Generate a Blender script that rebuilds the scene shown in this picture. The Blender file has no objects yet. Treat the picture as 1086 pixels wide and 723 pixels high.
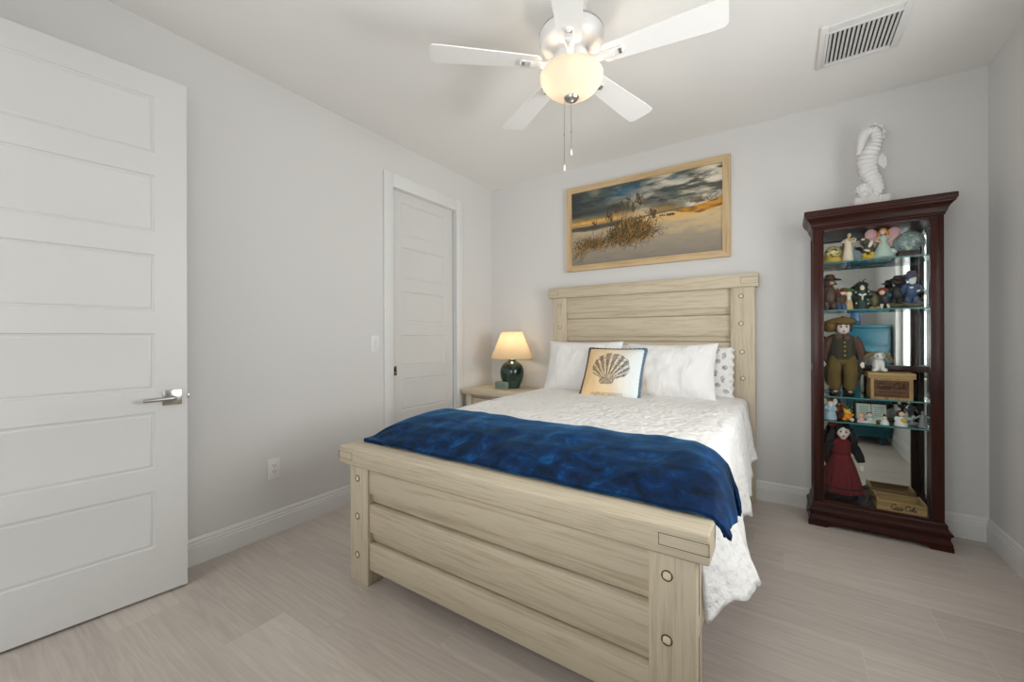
import bpy, bmesh, math, random
import numpy as np
from mathutils import Vector, Matrix, noise as mnoise

random.seed(7)
PI = math.pi
SC = bpy.context.scene
COL = SC.collection

# ------------------------------------------------------------------ room sizes (metres, origin = back left floor corner)
W, CEIL, YF = 3.627, 2.7936, -3.62          # right wall x, ceiling z, front wall y
# ------------------------------------------------------------------ camera
FPX, YAW, V0, ROLL = 430.88, 0.5894, 356.53, -0.003
CAM = Vector((2.6277, -3.5317, 1.215))
fwv = Vector((-math.sin(YAW), math.cos(YAW), 0)); rtv = Vector((math.cos(YAW), math.sin(YAW), 0)); upv = Vector((0, 0, 1))
R_ = rtv * math.cos(ROLL) + upv * math.sin(ROLL)
U_ = upv * math.cos(ROLL) - rtv * math.sin(ROLL)
cd = bpy.data.cameras.new('camera'); cam = bpy.data.objects.new('camera', cd); COL.objects.link(cam)
cd.sensor_width = 36.0; cd.sensor_fit = 'HORIZONTAL'
cd.lens = FPX / 1086 * 36.0
cd.shift_y = -(723 / 2 - V0) / 1086
cd.clip_start = 0.02
B_ = -fwv
cam.matrix_world = Matrix(((R_.x, U_.x, B_.x, CAM.x), (R_.y, U_.y, B_.y, CAM.y), (R_.z, U_.z, B_.z, CAM.z), (0, 0, 0, 1)))
SC.camera = cam
# ------------------------------------------------------------------ light and exposure
SC.view_settings.view_transform = 'Standard'
SC.view_settings.look = 'None'
SC.view_settings.gamma = 1.0
SC.view_settings.use_curve_mapping = False
SC.view_settings.exposure = -0.08
WORLD_STRENGTH = 1.0
WINDOW_POWER = 54.0
UP_FILL = 22.0
FRONT_POWER = 29.0
FRONT_UP_FILL = 12.0
HALL_POWER = 8.0
FAN_POWER = 9.0
BOWL_POWER = 1.1
LAMP_POWER = 1.7
SC.cycles.use_denoising = True
SC.cycles.max_bounces = 14
SC.cycles.diffuse_bounces = 8
SC.cycles.glossy_bounces = 6
SC.cycles.transparent_max_bounces = 32
SC.cycles.sample_clamp_indirect = 6.0
wd = bpy.data.worlds.new('overcast_sky'); SC.world = wd; wd.use_nodes = True
wd.node_tree.nodes['Background'].inputs[0].default_value = (0.93, 0.97, 1.0, 1)
wd.node_tree.nodes['Background'].inputs[1].default_value = WORLD_STRENGTH


def area_light(name, loc, rot, sx, sy, power, col):
    l = bpy.data.lights.new(name, 'AREA'); l.shape = 'RECTANGLE'; l.size = sx; l.size_y = sy; l.energy = power; l.color = col
    o = bpy.data.objects.new(name, l); o.location = loc; o.rotation_euler = rot; COL.objects.link(o)
    return o


WIN_Y0, WIN_Y1, WIN_Z0, WIN_Z1 = -2.45, -0.95, 0.85, 2.20
WC = (1.0, 0.985, 0.955); GC_ = (1.0, 0.98, 0.94)
area_light('window_daylight', (W + 0.16, (WIN_Y0 + WIN_Y1) / 2, (WIN_Z0 + WIN_Z1) / 2), (0, PI / 2, 0), WIN_Z1 - WIN_Z0, WIN_Y1 - WIN_Y0, WINDOW_POWER, WC)
# added fill light outside the window, tilted up to brighten the ceiling
area_light('window_ceiling_fill', (W + 0.45, (WIN_Y0 + WIN_Y1) / 2, WIN_Z0 - .05), (0, PI / 2 + math.radians(50), 0), .5, WIN_Y1 - WIN_Y0, UP_FILL, GC_)
FWX0, FWX1, FWZ0, FWZ1 = 1.55, 2.85, 0.90, 2.25     # window added behind the camera to bring in frontal daylight
area_light('added_front_daylight', ((FWX0 + FWX1) / 2, YF - .16, (FWZ0 + FWZ1) / 2), (PI / 2, 0, 0), FWX1 - FWX0, FWZ1 - FWZ0, FRONT_POWER, WC)  # added soft camera-side light, shining in through the added window
area_light('front_ceiling_fill', ((FWX0 + FWX1) / 2, YF - .45, FWZ0 - .05), (PI / 2 + math.radians(50), 0, 0), FWX1 - FWX0, .5, FRONT_UP_FILL, GC_)  # another added uplight for the ceiling, low outside the front window
DOOR_X0, DOOR_X1, DOOR_H = 0.10, 0.94, 2.45
area_light('hallway_light', ((DOOR_X0 + DOOR_X1) / 2, YF - 0.75, 1.5), (PI / 2, 0, 0), 0.9, 2.0, HALL_POWER, (1.0, 0.97, 0.93))


# ------------------------------------------------------------------ materials
def lin(r, g, b):
    def f(c):
        c /= 255.0
        return c / 12.92 if c <= 0.04045 else ((c + 0.055) / 1.055) ** 2.4
    return (f(r), f(g), f(b), 1.0)


def new_mat(name):
    m = bpy.data.materials.new(name); m.use_nodes = True
    nt = m.node_tree; b = nt.nodes['Principled BSDF']
    return m, nt, b


def plain(name, col, rough=0.5, metal=0.0, var=0.04, bump=0.0, scale=40.0, spec=0.5, **kw):
    """one colour with a slight procedural mottle and optional bump"""
    m, nt, b = new_mat(name)
    tc = nt.nodes.new('ShaderNodeTexCoord')
    nz = nt.nodes.new('ShaderNodeTexNoise'); nz.inputs['Scale'].default_value = scale; nz.inputs['Detail'].default_value = 4
    nt.links.new(tc.outputs['Object'], nz.inputs['Vector'])
    mx = nt.nodes.new('ShaderNodeMix'); mx.data_type = 'RGBA'
    c = list(col)
    mx.inputs['A'].default_value = [c[0] * (1 - var), c[1] * (1 - var), c[2] * (1 - var), 1]
    mx.inputs['B'].default_value = [min(1, c[0] * (1 + var)), min(1, c[1] * (1 + var)), min(1, c[2] * (1 + var)), 1]
    nt.links.new(nz.outputs['Fac'], mx.inputs['Factor']); nt.links.new(mx.outputs['Result'], b.inputs['Base Color'])
    b.inputs['Roughness'].default_value = rough; b.inputs['Metallic'].default_value = metal
    b.inputs['Specular IOR Level'].default_value = spec
    for k, v in kw.items():
        b.inputs[k.replace('_', ' ')].default_value = v
    if bump:
        bp = nt.nodes.new('ShaderNodeBump'); bp.inputs['Strength'].default_value = bump; bp.inputs['Distance'].default_value = 0.004
        nt.links.new(nz.outputs['Fac'], bp.inputs['Height']); nt.links.new(bp.outputs['Normal'], b.inputs['Normal'])
    return m


def wood(name, light, dark, axis='X', rough=0.5, fine=1.0, bump=0.15, contrast=1.0, coat=0.0, spec=0.4):
    m, nt, b = new_mat(name); b.inputs['Specular IOR Level'].default_value = spec
    tc = nt.nodes.new('ShaderNodeTexCoord'); mp = nt.nodes.new('ShaderNodeMapping')
    s = {'X': (1.2, 26, 26), 'Y': (26, 1.2, 26), 'Z': (26, 26, 1.2)}[axis]
    mp.inputs['Scale'].default_value = [q * fine for q in s]
    nt.links.new(tc.outputs['Object'], mp.inputs['Vector'])
    n1 = nt.nodes.new('ShaderNodeTexNoise'); n1.inputs['Scale'].default_value = 1.0; n1.inputs['Detail'].default_value = 5; n1.inputs['Distortion'].default_value = 0.25
    n2 = nt.nodes.new('ShaderNodeTexNoise'); n2.inputs['Scale'].default_value = 3.2; n2.inputs['Detail'].default_value = 4
    nt.links.new(mp.outputs[0], n1.inputs['Vector']); nt.links.new(mp.outputs[0], n2.inputs['Vector'])
    ad = nt.nodes.new('ShaderNodeMath'); ad.operation = 'MULTIPLY_ADD'; ad.inputs[1].default_value = 0.9
    nt.links.new(n2.outputs['Fac'], ad.inputs[0]); nt.links.new(n1.outputs['Fac'], ad.inputs[2])
    r = nt.nodes.new('ShaderNodeValToRGB'); nt.links.new(ad.outputs[0], r.inputs['Fac'])
    r.color_ramp.elements[0].position = 0.95 - 0.24 / contrast; r.color_ramp.elements[0].color = dark
    r.color_ramp.elements[1].position = 0.95 + 0.20 / contrast; r.color_ramp.elements[1].color = light
    nt.links.new(r.outputs['Color'], b.inputs['Base Color'])
    b.inputs['Roughness'].default_value = rough
    if coat:
        b.inputs['Coat Weight'].default_value = coat; b.inputs['Coat Roughness'].default_value = 0.12
    bp = nt.nodes.new('ShaderNodeBump'); bp.inputs['Strength'].default_value = bump; bp.inputs['Distance'].default_value = 0.002
    nt.links.new(ad.outputs[0], bp.inputs['Height']); nt.links.new(bp.outputs['Normal'], b.inputs['Normal'])
    return m


def attr_mat(name, rough=0.7, bump=0.0, scale=300):
    m, nt, b = new_mat(name)
    at = nt.nodes.new('ShaderNodeAttribute'); at.attribute_name = 'Col'
    nt.links.new(at.outputs['Color'], b.inputs['Base Color']); b.inputs['Roughness'].default_value = rough
    if bump:
        tc = nt.nodes.new('ShaderNodeTexCoord'); nz = nt.nodes.new('ShaderNodeTexNoise'); nz.inputs['Scale'].default_value = scale
        nt.links.new(tc.outputs['Object'], nz.inputs['Vector'])
        bp = nt.nodes.new('ShaderNodeBump'); bp.inputs['Strength'].default_value = bump; bp.inputs['Distance'].default_value = 0.002
        nt.links.new(nz.outputs['Fac'], bp.inputs['Height']); nt.links.new(bp.outputs['Normal'], b.inputs['Normal'])
    return m


def glass_mat(name, tint=(1, 1, 1, 1), refl=1.0):
    m = bpy.data.materials.new(name); m.use_nodes = True; nt = m.node_tree; nt.nodes.clear()
    out = nt.nodes.new('ShaderNodeOutputMaterial'); t = nt.nodes.new('ShaderNodeBsdfTransparent'); t.inputs[0].default_value = tint
    g = nt.nodes.new('ShaderNodeBsdfGlossy'); g.inputs['Roughness'].default_value = 0.0
    fr = nt.nodes.new('ShaderNodeFresnel'); fr.inputs['IOR'].default_value = 1.45
    mu = nt.nodes.new('ShaderNodeMath'); mu.operation = 'MULTIPLY'; mu.inputs[1].default_value = refl
    mx = nt.nodes.new('ShaderNodeMixShader')
    nt.links.new(fr.outputs[0], mu.inputs[0]); nt.links.new(mu.outputs[0], mx.inputs[0])
    nt.links.new(t.outputs[0], mx.inputs[1]); nt.links.new(g.outputs[0], mx.inputs[2]); nt.links.new(mx.outputs[0], out.inputs[0])
    return m


def translucent_mat(name, col, trans=0.6, emit=0.0, emit_col=None, weave=0.0, rough=0.9):
    m = bpy.data.materials.new(name); m.use_nodes = True; nt = m.node_tree; nt.nodes.clear()
    out = nt.nodes.new('ShaderNodeOutputMaterial'); d = nt.nodes.new('ShaderNodeBsdfDiffuse'); t = nt.nodes.new('ShaderNodeBsdfTranslucent')
    mx = nt.nodes.new('ShaderNodeMixShader'); mx.inputs[0].default_value = trans
    tc = nt.nodes.new('ShaderNodeTexCoord'); nz = nt.nodes.new('ShaderNodeTexNoise'); nz.inputs['Scale'].default_value = 60
    nt.links.new(tc.outputs['Object'], nz.inputs['Vector'])
    cm = nt.nodes.new('ShaderNodeMix'); cm.data_type = 'RGBA'
    cm.inputs['A'].default_value = [c * (1 - weave) for c in col[:3]] + [1]; cm.inputs['B'].default_value = col
    nt.links.new(nz.outputs['Fac'], cm.inputs['Factor'])
    nt.links.new(cm.outputs['Result'], d.inputs[0]); nt.links.new(cm.outputs['Result'], t.inputs[0])
    nt.links.new(d.outputs[0], mx.inputs[1]); nt.links.new(t.outputs[0], mx.inputs[2])
    last = mx
    if emit:
        e = nt.nodes.new('ShaderNodeEmission'); e.inputs[0].default_value = emit_col or col; e.inputs[1].default_value = emit
        a = nt.nodes.new('ShaderNodeAddShader'); nt.links.new(mx.outputs[0], a.inputs[0]); nt.links.new(e.outputs[0], a.inputs[1]); last = a
    nt.links.new(last.outputs[0], out.inputs[0])
    return m


M = {}
M['wall'] = plain('wall_paint', (0.655, 0.648, 0.635, 1), 0.75, var=0.01, bump=0.03, scale=180, spec=0.3)
M['ceiling'] = plain('ceiling_paint', (0.80, 0.79, 0.77, 1), 0.85, var=0.01, bump=0.06, scale=120, spec=0.2)
M['trim'] = plain('white_trim_paint', (0.70, 0.70, 0.69, 1), 0.35, var=0.01, scale=30)
M['door'] = plain('white_door_paint', (0.64, 0.637, 0.62, 1), 0.42, var=0.012, scale=20)
M['white_plastic'] = plain('white_plastic', (0.76, 0.755, 0.74, 1), 0.3, var=0.01)
M['dark_gap'] = plain('dark_recess', (0.015, 0.015, 0.015, 1), 0.8)
M['chrome'] = plain('satin_nickel', (0.60, 0.58, 0.56, 1), 0.22, 1.0, var=0.02)
M['steel_dark'] = plain('brushed_nickel', (0.42, 0.40, 0.38, 1), 0.35, 1.0, var=0.03)
OAKL, OAKD = lin(198, 186, 163), lin(178, 164, 139)
M['oak_x'] = wood('whitewashed_oak_along', OAKL, OAKD, 'X', 0.5, fine=1.9)
M['oak_y'] = wood('whitewashed_oak_across', OAKL, OAKD, 'Y', 0.5, fine=1.9)
M['oak_z'] = wood('whitewashed_oak_upright', OAKL, OAKD, 'Z', 0.5, fine=1.9)
M['oak_peg'] = plain('pale_oak_peg', lin(222, 208, 180), .5)
M['oak_groove'] = plain('oak_joint_line', lin(70, 55, 38), 0.8)
M['blade_white'] = plain('fan_blade_off_white', (0.82, 0.815, 0.80, 1), 0.5, var=0.01)
M['fan_white'] = plain('fan_white_enamel', (0.74, 0.735, 0.72, 1), 0.4, var=0.01)
MAHL, MAHD = lin(54, 20, 12), lin(27, 10, 6)
M['mahog_x'] = wood('mahogany_along', MAHL, MAHD, 'X', 0.34, coat=0.05, bump=0.04, spec=0.25)
M['mahog_z'] = wood('mahogany_upright', MAHL, MAHD, 'Z', 0.34, coat=0.05, bump=0.04, spec=0.25)
M['mahog_dark'] = wood('mahogany_inside', lin(58, 24, 18), lin(26, 10, 8), 'Z', 0.35, bump=0.04)
M['glass'] = glass_mat('clear_glass', (0.97, 0.985, 0.98, 1), 0.35)
M['shelf_glass'] = glass_mat('green_tinted_shelf_glass', (0.90, 0.965, 0.95, 1), 0.9)
M['shelf_edge'] = plain('polished_glass_edge', lin(96, 160, 160), 0.15, var=0.05, Transmission_Weight=0.35)
M['mirror'] = plain('silver_mirror', (0.86, 0.87, 0.86, 1), 0.0, 1.0, var=0.0)
M['pane'] = glass_mat('window_pane', (0.98, 0.99, 1, 1), 0.6)
M['teal'] = plain('teal_dresser_paint', lin(20, 82, 98), 0.4, var=0.08, scale=8)
M['teal_dark'] = plain('teal_dresser_gap', lin(10, 40, 50), 0.7)
M['seahorse'] = plain('white_ceramic', (0.72, 0.71, 0.69, 1), 0.5, var=0.03, bump=0.2, scale=70)
M['sheet'] = plain('white_cotton', (0.80, 0.795, 0.785, 1), 0.9, var=0.02, bump=0.15, scale=160, spec=0.1)
m, nt, b = new_mat('white_pillowcase')
tc = nt.nodes.new('ShaderNodeTexCoord'); mp = nt.nodes.new('ShaderNodeMapping'); mp.inputs['Scale'].default_value = (13, 13, 2.2); nt.links.new(tc.outputs['Object'], mp.inputs['Vector'])
n1 = nt.nodes.new('ShaderNodeTexNoise'); n1.inputs['Scale'].default_value = 1.0; n1.inputs['Detail'].default_value = 4; n1.inputs['Distortion'].default_value = .8; nt.links.new(mp.outputs[0], n1.inputs['Vector'])
bp = nt.nodes.new('ShaderNodeBump'); bp.inputs['Strength'].default_value = .6; bp.inputs['Distance'].default_value = .02; nt.links.new(n1.outputs['Fac'], bp.inputs['Height']); nt.links.new(bp.outputs['Normal'], b.inputs['Normal'])
b.inputs['Base Color'].default_value = (.79, .78, .765, 1); b.inputs['Roughness'].default_value = .9; b.inputs['Specular IOR Level'].default_value = .1
M['pillow'] = m


# ------------------------------------------------------------------ mesh builder
class MB:
    def __init__(self):
        self.v = []; self.f = []; self.c = None

    def add(self, vs, fs):
        n = len(self.v); self.v += [tuple(p) for p in vs]; self.f += [tuple(i + n for i in q) for q in fs]
        return self

    def from_bm(self, bm):
        bm.verts.index_update()
        self.add([v.co[:] for v in bm.verts], [[v.index for v in f.verts] for f in bm.faces]); bm.free()
        return self

    def box(self, x0, x1, y0, y1, z0, z1, bev=0.0, seg=2):
        bm = bmesh.new(); bmesh.ops.create_cube(bm, size=1.0)
        for v in bm.verts:
            v.co = Vector((x0 + (v.co.x + .5) * (x1 - x0), y0 + (v.co.y + .5) * (y1 - y0), z0 + (v.co.z + .5) * (z1 - z0)))
        if bev > 0:
            bev = min(bev, 0.45 * min(abs(x1 - x0), abs(y1 - y0), abs(z1 - z0)))
            bmesh.ops.bevel(bm, geom=bm.edges[:], offset=bev, segments=seg, profile=0.5, affect='EDGES')
        return self.from_bm(bm)

    def lathe(self, prof, seg=32, c=(0, 0, 0), sx=1.0, sy=1.0, cap=True):
        """prof: list of (radius, z)"""
        vs = []; fs = []
        for r, z in prof:
            for k in range(seg):
                a = 2 * PI * k / seg; vs.append((c[0] + r * math.cos(a) * sx, c[1] + r * math.sin(a) * sy, c[2] + z))
        for i in range(len(prof) - 1):
            for k in range(seg):
                k2 = (k + 1) % seg; fs.append((i * seg + k, i * seg + k2, (i + 1) * seg + k2, (i + 1) * seg + k))
        if cap:
            if prof[0][0] > 1e-5: fs.append(tuple(reversed(range(seg))))
            if prof[-1][0] > 1e-5: fs.append(tuple((len(prof) - 1) * seg + k for k in range(seg)))
        return self.add(vs, fs)

    def ell(self, c, r, rot=None, seg=20, rings=12):
        vs = []; fs = []
        rm = rot.to_matrix() if rot is not None else None
        vs.append(Vector((0, 0, -1)))
        for i in range(1, rings):
            t = -PI / 2 + PI * i / rings
            for k in range(seg):
                a = 2 * PI * k / seg; vs.append(Vector((math.cos(t) * math.cos(a), math.cos(t) * math.sin(a), math.sin(t))))
        vs.append(Vector((0, 0, 1)))
        for k in range(seg):
            fs.append((0, 1 + (k + 1) % seg, 1 + k)); n = 1 + (rings - 2) * seg
            fs.append((n + k, n + (k + 1) % seg, n + seg))
        for i in range(rings - 2):
            for k in range(seg):
                a = 1 + i * seg + k; b2 = 1 + i * seg + (k + 1) % seg; fs.append((a, b2, b2 + seg, a + seg))
        out = []
        for p in vs:
            q = Vector((p.x * r[0], p.y * r[1], p.z * r[2]))
            if rm: q = rm @ q
            out.append(q + Vector(c))
        return self.add(out, fs)

    def tube(self, pts, rad, seg=10, closed=False, flat=None):
        """pts: points, rad: number or list of radii; round ends"""
        pts = [Vector(p) for p in pts]; n = len(pts)
        rs = rad if isinstance(rad, (list, tuple)) else [rad] * n
        vs = []; fs = []; prev = None
        for i, p in enumerate(pts):
            if closed: t = pts[(i + 1) % n] - pts[i - 1]
            else: t = pts[min(i + 1, n - 1)] - pts[max(i - 1, 0)]
            if t.length < 1e-9: t = Vector((0, 0, 1))
            t.normalize()
            if prev is None:
                ref = Vector((0, 0, 1)) if abs(t.z) < 0.9 else Vector((1, 0, 0))
                nx = t.cross(ref).normalized()
            else:
                nx = (prev - t * prev.dot(t))
                nx = nx.normalized() if nx.length > 1e-6 else t.orthogonal().normalized()
            prev = nx; ny = t.cross(nx)
            for k in range(seg):
                a = 2 * PI * k / seg; vs.append(p + (nx * math.cos(a) + ny * math.sin(a)) * rs[i])
        m = n if closed else n - 1
        for i in range(m):
            j = (i + 1) % n
            for k in range(seg):
                k2 = (k + 1) % seg; fs.append((i * seg + k, i * seg + k2, j * seg + k2, j * seg + k))
        if not closed:
            fs.append(tuple(reversed(range(seg)))); fs.append(tuple((n - 1) * seg + k for k in range(seg)))
        return self.add(vs, fs)

    def prism(self, prof, p0, p1, out):
        """extrude profile [(d, z)] from p0 to p1 (xy points); d measured along unit xy vector out"""
        vs = []; n = len(prof)
        for p in (p0, p1):
            for d_, z in prof: vs.append((p[0] + out[0] * d_, p[1] + out[1] * d_, z))
        fs = [(i, (i + 1) % n, n + (i + 1) % n, n + i) for i in range(n)]
        fs += [tuple(reversed(range(n))), tuple(range(n, 2 * n))]
        return self.add(vs, fs)

    def grid(self, fn, nu, nv, closed=False):
        vs = [fn(i / (nu - 1), j / (nv - 1)) for j in range(nv) for i in range(nu)]
        fs = [(j * nu + i, j * nu + i + 1, (j + 1) * nu + i + 1, (j + 1) * nu + i) for j in range(nv - 1) for i in range(nu - 1)]
        return self.add(vs, fs)

    def xf(self, mat):
        self.v = [tuple(mat @ Vector(p)) for p in self.v]; return self

    def build(self, name, mat, parent=None, world=True, smooth=35, loc=None, solid=0.0, subsurf=0, colors=None, fix=True):
        off = Vector((0, 0, 0))
        if parent is not None and world:
            q = parent
            while q is not None: off += q.location; q = q.parent
        if loc is not None: off = Vector(loc)
        me = bpy.data.meshes.new(name)
        me.from_pydata([tuple(Vector(p) - off) for p in self.v], [], self.f); me.update()
        if fix:
            bm = bmesh.new(); bm.from_mesh(me); bmesh.ops.recalc_face_normals(bm, faces=bm.faces[:]); bm.to_mesh(me); bm.free()
        if colors is not None:
            ca = me.color_attributes.new('Col', 'FLOAT_COLOR', 'POINT')
            ca.data.foreach_set('color', np.asarray(colors, dtype=np.float32).ravel())
        me.materials.append(M[mat] if isinstance(mat, str) else mat)
        o = bpy.data.objects.new(name, me); COL.objects.link(o)
        if loc is not None: o.location = loc
        if parent is not None: o.parent = parent
        if smooth:
            me.polygons.foreach_set('use_smooth', [True] * len(me.polygons))
            me.set_sharp_from_angle(angle=math.radians(smooth))
        if solid:
            md = o.modifiers.new('thickness', 'SOLIDIFY'); md.thickness = solid; md.offset = -1
        if subsurf:
            md = o.modifiers.new('smooth', 'SUBSURF'); md.levels = subsurf; md.render_levels = subsurf
        return o


def tag(o, label, cat, group=None, kind=None):
    o['label'] = label; o['category'] = cat
    if group: o['group'] = group
    if kind: o['kind'] = kind
    return o


def thing(name, label, cat, loc=(0, 0, 0), group=None, kind=None):
    o = bpy.data.objects.new(name, None); COL.objects.link(o); o.location = loc; o.empty_display_size = 0.1
    return tag(o, label, cat, group, kind)


def nz(x, y, z=0.0):
    return mnoise.noise(Vector((x, y, z)))


# ================================================================== ROOM SHELL
T = 0.12
mb = MB(); mb.box(-T, 0, YF - T, -1.34, 0, CEIL); mb.box(-T, 0, -0.575, T, 0, CEIL); mb.box(-T, 0, -1.34, -0.575, 2.425, CEIL); mb.box(-T, -0.085, -1.34, -0.575, 0, 2.425)
tag(mb.build('wall_left', 'wall', smooth=0, fix=False), 'long pale grey wall holding the closet door, left', 'wall', kind='structure')
mb = MB(); mb.box(0, W + T, 0, T, 0, CEIL)
tag(mb.build('wall_back', 'wall', smooth=0), 'pale grey wall behind the headboard and the display cabinet', 'wall', kind='structure')
mb = MB(); mb.box(W, W + T, YF - T, WIN_Y0, 0, CEIL); mb.box(W, W + T, WIN_Y1, 0, 0, CEIL); mb.box(W, W + T, WIN_Y0, WIN_Y1, 0, WIN_Z0); mb.box(W, W + T, WIN_Y0, WIN_Y1, WIN_Z1, CEIL)
tag(mb.build('wall_right', 'wall', smooth=0, fix=False), 'pale grey wall at the right edge past the display cabinet', 'wall', kind='structure')
mb = MB(); mb.box(-T, DOOR_X0, YF - T, YF, 0, CEIL); mb.box(DOOR_X1, FWX0, YF - T, YF, 0, CEIL); mb.box(FWX1, W + T, YF - T, YF, 0, CEIL); mb.box(FWX0, FWX1, YF - T, YF, 0, FWZ0); mb.box(FWX0, FWX1, YF - T, YF, FWZ1, CEIL); mb.box(DOOR_X0, DOOR_X1, YF - T, YF, DOOR_H, CEIL)
tag(mb.build('wall_front', 'wall', smooth=0, fix=False), 'beige-grey wall seen only in the cabinet mirror', 'wall', kind='structure')
mb = MB(); mb.box(-T, W + T, YF - T, T, CEIL, CEIL + 0.1)
tag(mb.build('ceiling', 'ceiling', smooth=0), 'off-white flat ceiling', 'ceiling', kind='structure')

# floor of wood-look planks running along x
FL = {}
ROWW = 0.229; ROW0 = -0.31
known = {0: 3.415, 1: 2.478, 2: 2.627, 3: 3.16, 5: 2.875, 9: 1.04, 10: 0.79}
mb = MB(); cols = []
rnd = random.Random(3)
PL = 1.2; gap = 0.0013
for r in range(-3, 17):
    y1 = ROW0 - r * ROWW; y0 = y1 - ROWW
    y1c, y0c = min(y1, 0.0), max(y0, YF - 0.9)
    if y1c - y0c < 0.01: continue
    j = known.get(r, rnd.uniform(0, PL)) % PL
    xs = [0.0] + [j + k * PL for k in range(0, 4) if 0.02 < j + k * PL < W - 0.02] + [W]
    for a, b2 in zip(xs[:-1], xs[1:]):
        n = len(mb.v)
        mb.box(a + gap, b2 - gap, y0c + gap * .7, y1c - gap * .7, -0.02, 0.0)
        t = rnd.random(); s = rnd.random()
        cols += [(t, s, rnd.random(), 1)] * (len(mb.v) - n)
n = len(mb.v); mb.box(-T, W + T, YF - 1.2, T, -0.06, -0.0006); cols += [(0.5, 0.0, 2.0, 1)] * (len(mb.v) - n)
m, nt, b = new_mat('wood_look_plank_floor')
at = nt.nodes.new('ShaderNodeAttribute'); at.attribute_name = 'Col'
sp = nt.nodes.new('ShaderNodeSeparateColor'); nt.links.new(at.outputs['Color'], sp.inputs[0])
tc = nt.nodes.new('ShaderNodeTexCoord'); mp = nt.nodes.new('ShaderNodeMapping'); mp.inputs['Scale'].default_value = (0.55, 7.0, 1)
of = nt.nodes.new('ShaderNodeVectorMath'); of.operation = 'MULTIPLY_ADD'; of.inputs[1].default_value = (31, 17, 7)
nt.links.new(at.outputs['Color'], of.inputs[0]); nt.links.new(tc.outputs['Object'], of.inputs[2]); nt.links.new(of.outputs[0], mp.inputs['Vector'])
n1 = nt.nodes.new('ShaderNodeTexNoise'); n1.inputs['Scale'].default_value = 1.6; n1.inputs['Detail'].default_value = 3; n1.inputs['Distortion'].default_value = 1.2
wv = nt.nodes.new('ShaderNodeMath'); wv.operation = 'MULTIPLY'; wv.inputs[1].default_value = 34.0
sn = nt.nodes.new('ShaderNodeMath'); sn.operation = 'SINE'
nt.links.new(mp.outputs[0], n1.inputs['Vector']); nt.links.new(n1.outputs['Fac'], wv.inputs[0]); nt.links.new(wv.outputs[0], sn.inputs[0])
mp2 = nt.nodes.new('ShaderNodeMapping'); mp2.inputs['Scale'].default_value = (3.0, 90, 1); nt.links.new(of.outputs[0], mp2.inputs['Vector'])
n2 = nt.nodes.new('ShaderNodeTexNoise'); n2.inputs['Scale'].default_value = 1.0; n2.inputs['Detail'].default_value = 5; nt.links.new(mp2.outputs[0], n2.inputs['Vector'])
s1 = nt.nodes.new('ShaderNodeMath'); s1.operation = 'MULTIPLY_ADD'; s1.inputs[1].default_value = 0.05; s1.inputs[2].default_value = 0.0; nt.links.new(sn.outputs[0], s1.inputs[0])
s2 = nt.nodes.new('ShaderNodeMath'); s2.operation = 'MULTIPLY_ADD'; s2.inputs[1].default_value = 0.36; nt.links.new(n2.outputs['Fac'], s2.inputs[0]); nt.links.new(s1.outputs[0], s2.inputs[2])
s3 = nt.nodes.new('ShaderNodeMath'); s3.operation = 'MULTIPLY_ADD'; s3.inputs[1].default_value = 0.22; nt.links.new(sp.outputs[0], s3.inputs[0]); nt.links.new(s2.outputs[0], s3.inputs[2])
rp = nt.nodes.new('ShaderNodeValToRGB'); nt.links.new(s3.outputs[0], rp.inputs['Fac'])
rp.color_ramp.elements[0].position = 0.02; rp.color_ramp.elements[0].color = lin(166, 156, 148)
rp.color_ramp.elements[1].position = 0.54; rp.color_ramp.elements[1].color = lin(204, 194, 184)
gm = nt.nodes.new('ShaderNodeMath'); gm.operation = 'GREATER_THAN'; gm.inputs[1].default_value = 1.5; nt.links.new(sp.outputs[2], gm.inputs[0])
gx = nt.nodes.new('ShaderNodeMix'); gx.data_type = 'RGBA'; gx.inputs['B'].default_value = lin(200, 190, 178)
nt.links.new(gm.outputs[0], gx.inputs['Factor']); nt.links.new(rp.outputs['Color'], gx.inputs['A']); nt.links.new(gx.outputs['Result'], b.inputs['Base Color'])
b.inputs['Roughness'].default_value = 0.38; b.inputs['Specular IOR Level'].default_value = 0.45
bp = nt.nodes.new('ShaderNodeBump'); bp.inputs['Strength'].default_value = 0.06; bp.inputs['Distance'].default_value = 0.002
nt.links.new(n2.outputs['Fac'], bp.inputs['Height']); nt.links.new(bp.outputs['Normal'], b.inputs['Normal'])
M['floor'] = m
tag(mb.build('floor', 'floor', smooth=0, colors=cols, fix=False), 'greige wood-look plank floor', 'floor', kind='structure')

# baseboards
BP = [(0, 0), (.016, 0), (.016, .094), (.013, .098), (.013, .110), (.009, .115), (.009, .127), (.004, .139), (0, .141)]
mb = MB(); mb.prism(BP, (0, YF), (0, -1.43), (1, 0)); mb.prism(BP, (0, -0.485), (0, 0), (1, 0))
tag(mb.build('baseboard_left', 'trim', smooth=0), 'white stepped baseboard under the left wall', 'baseboard', kind='structure')
mb = MB(); mb.prism(BP, (0, 0), (W, 0), (0, -1))
tag(mb.build('baseboard_back', 'trim', smooth=0), 'white stepped baseboard behind bed and cabinet', 'baseboard', kind='structure')
mb = MB(); mb.prism(BP, (W, 0), (W, YF), (-1, 0))
tag(mb.build('baseboard_right', 'trim', smooth=0), 'white stepped baseboard under the right wall', 'baseboard', kind='structure')
mb = MB(); mb.prism(BP, (DOOR_X1 + .09, YF), (W, YF), (0, 1))
tag(mb.build('baseboard_front', 'trim', smooth=0), 'white baseboard under the wall behind the viewer', 'baseboard', kind='structure')

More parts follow.
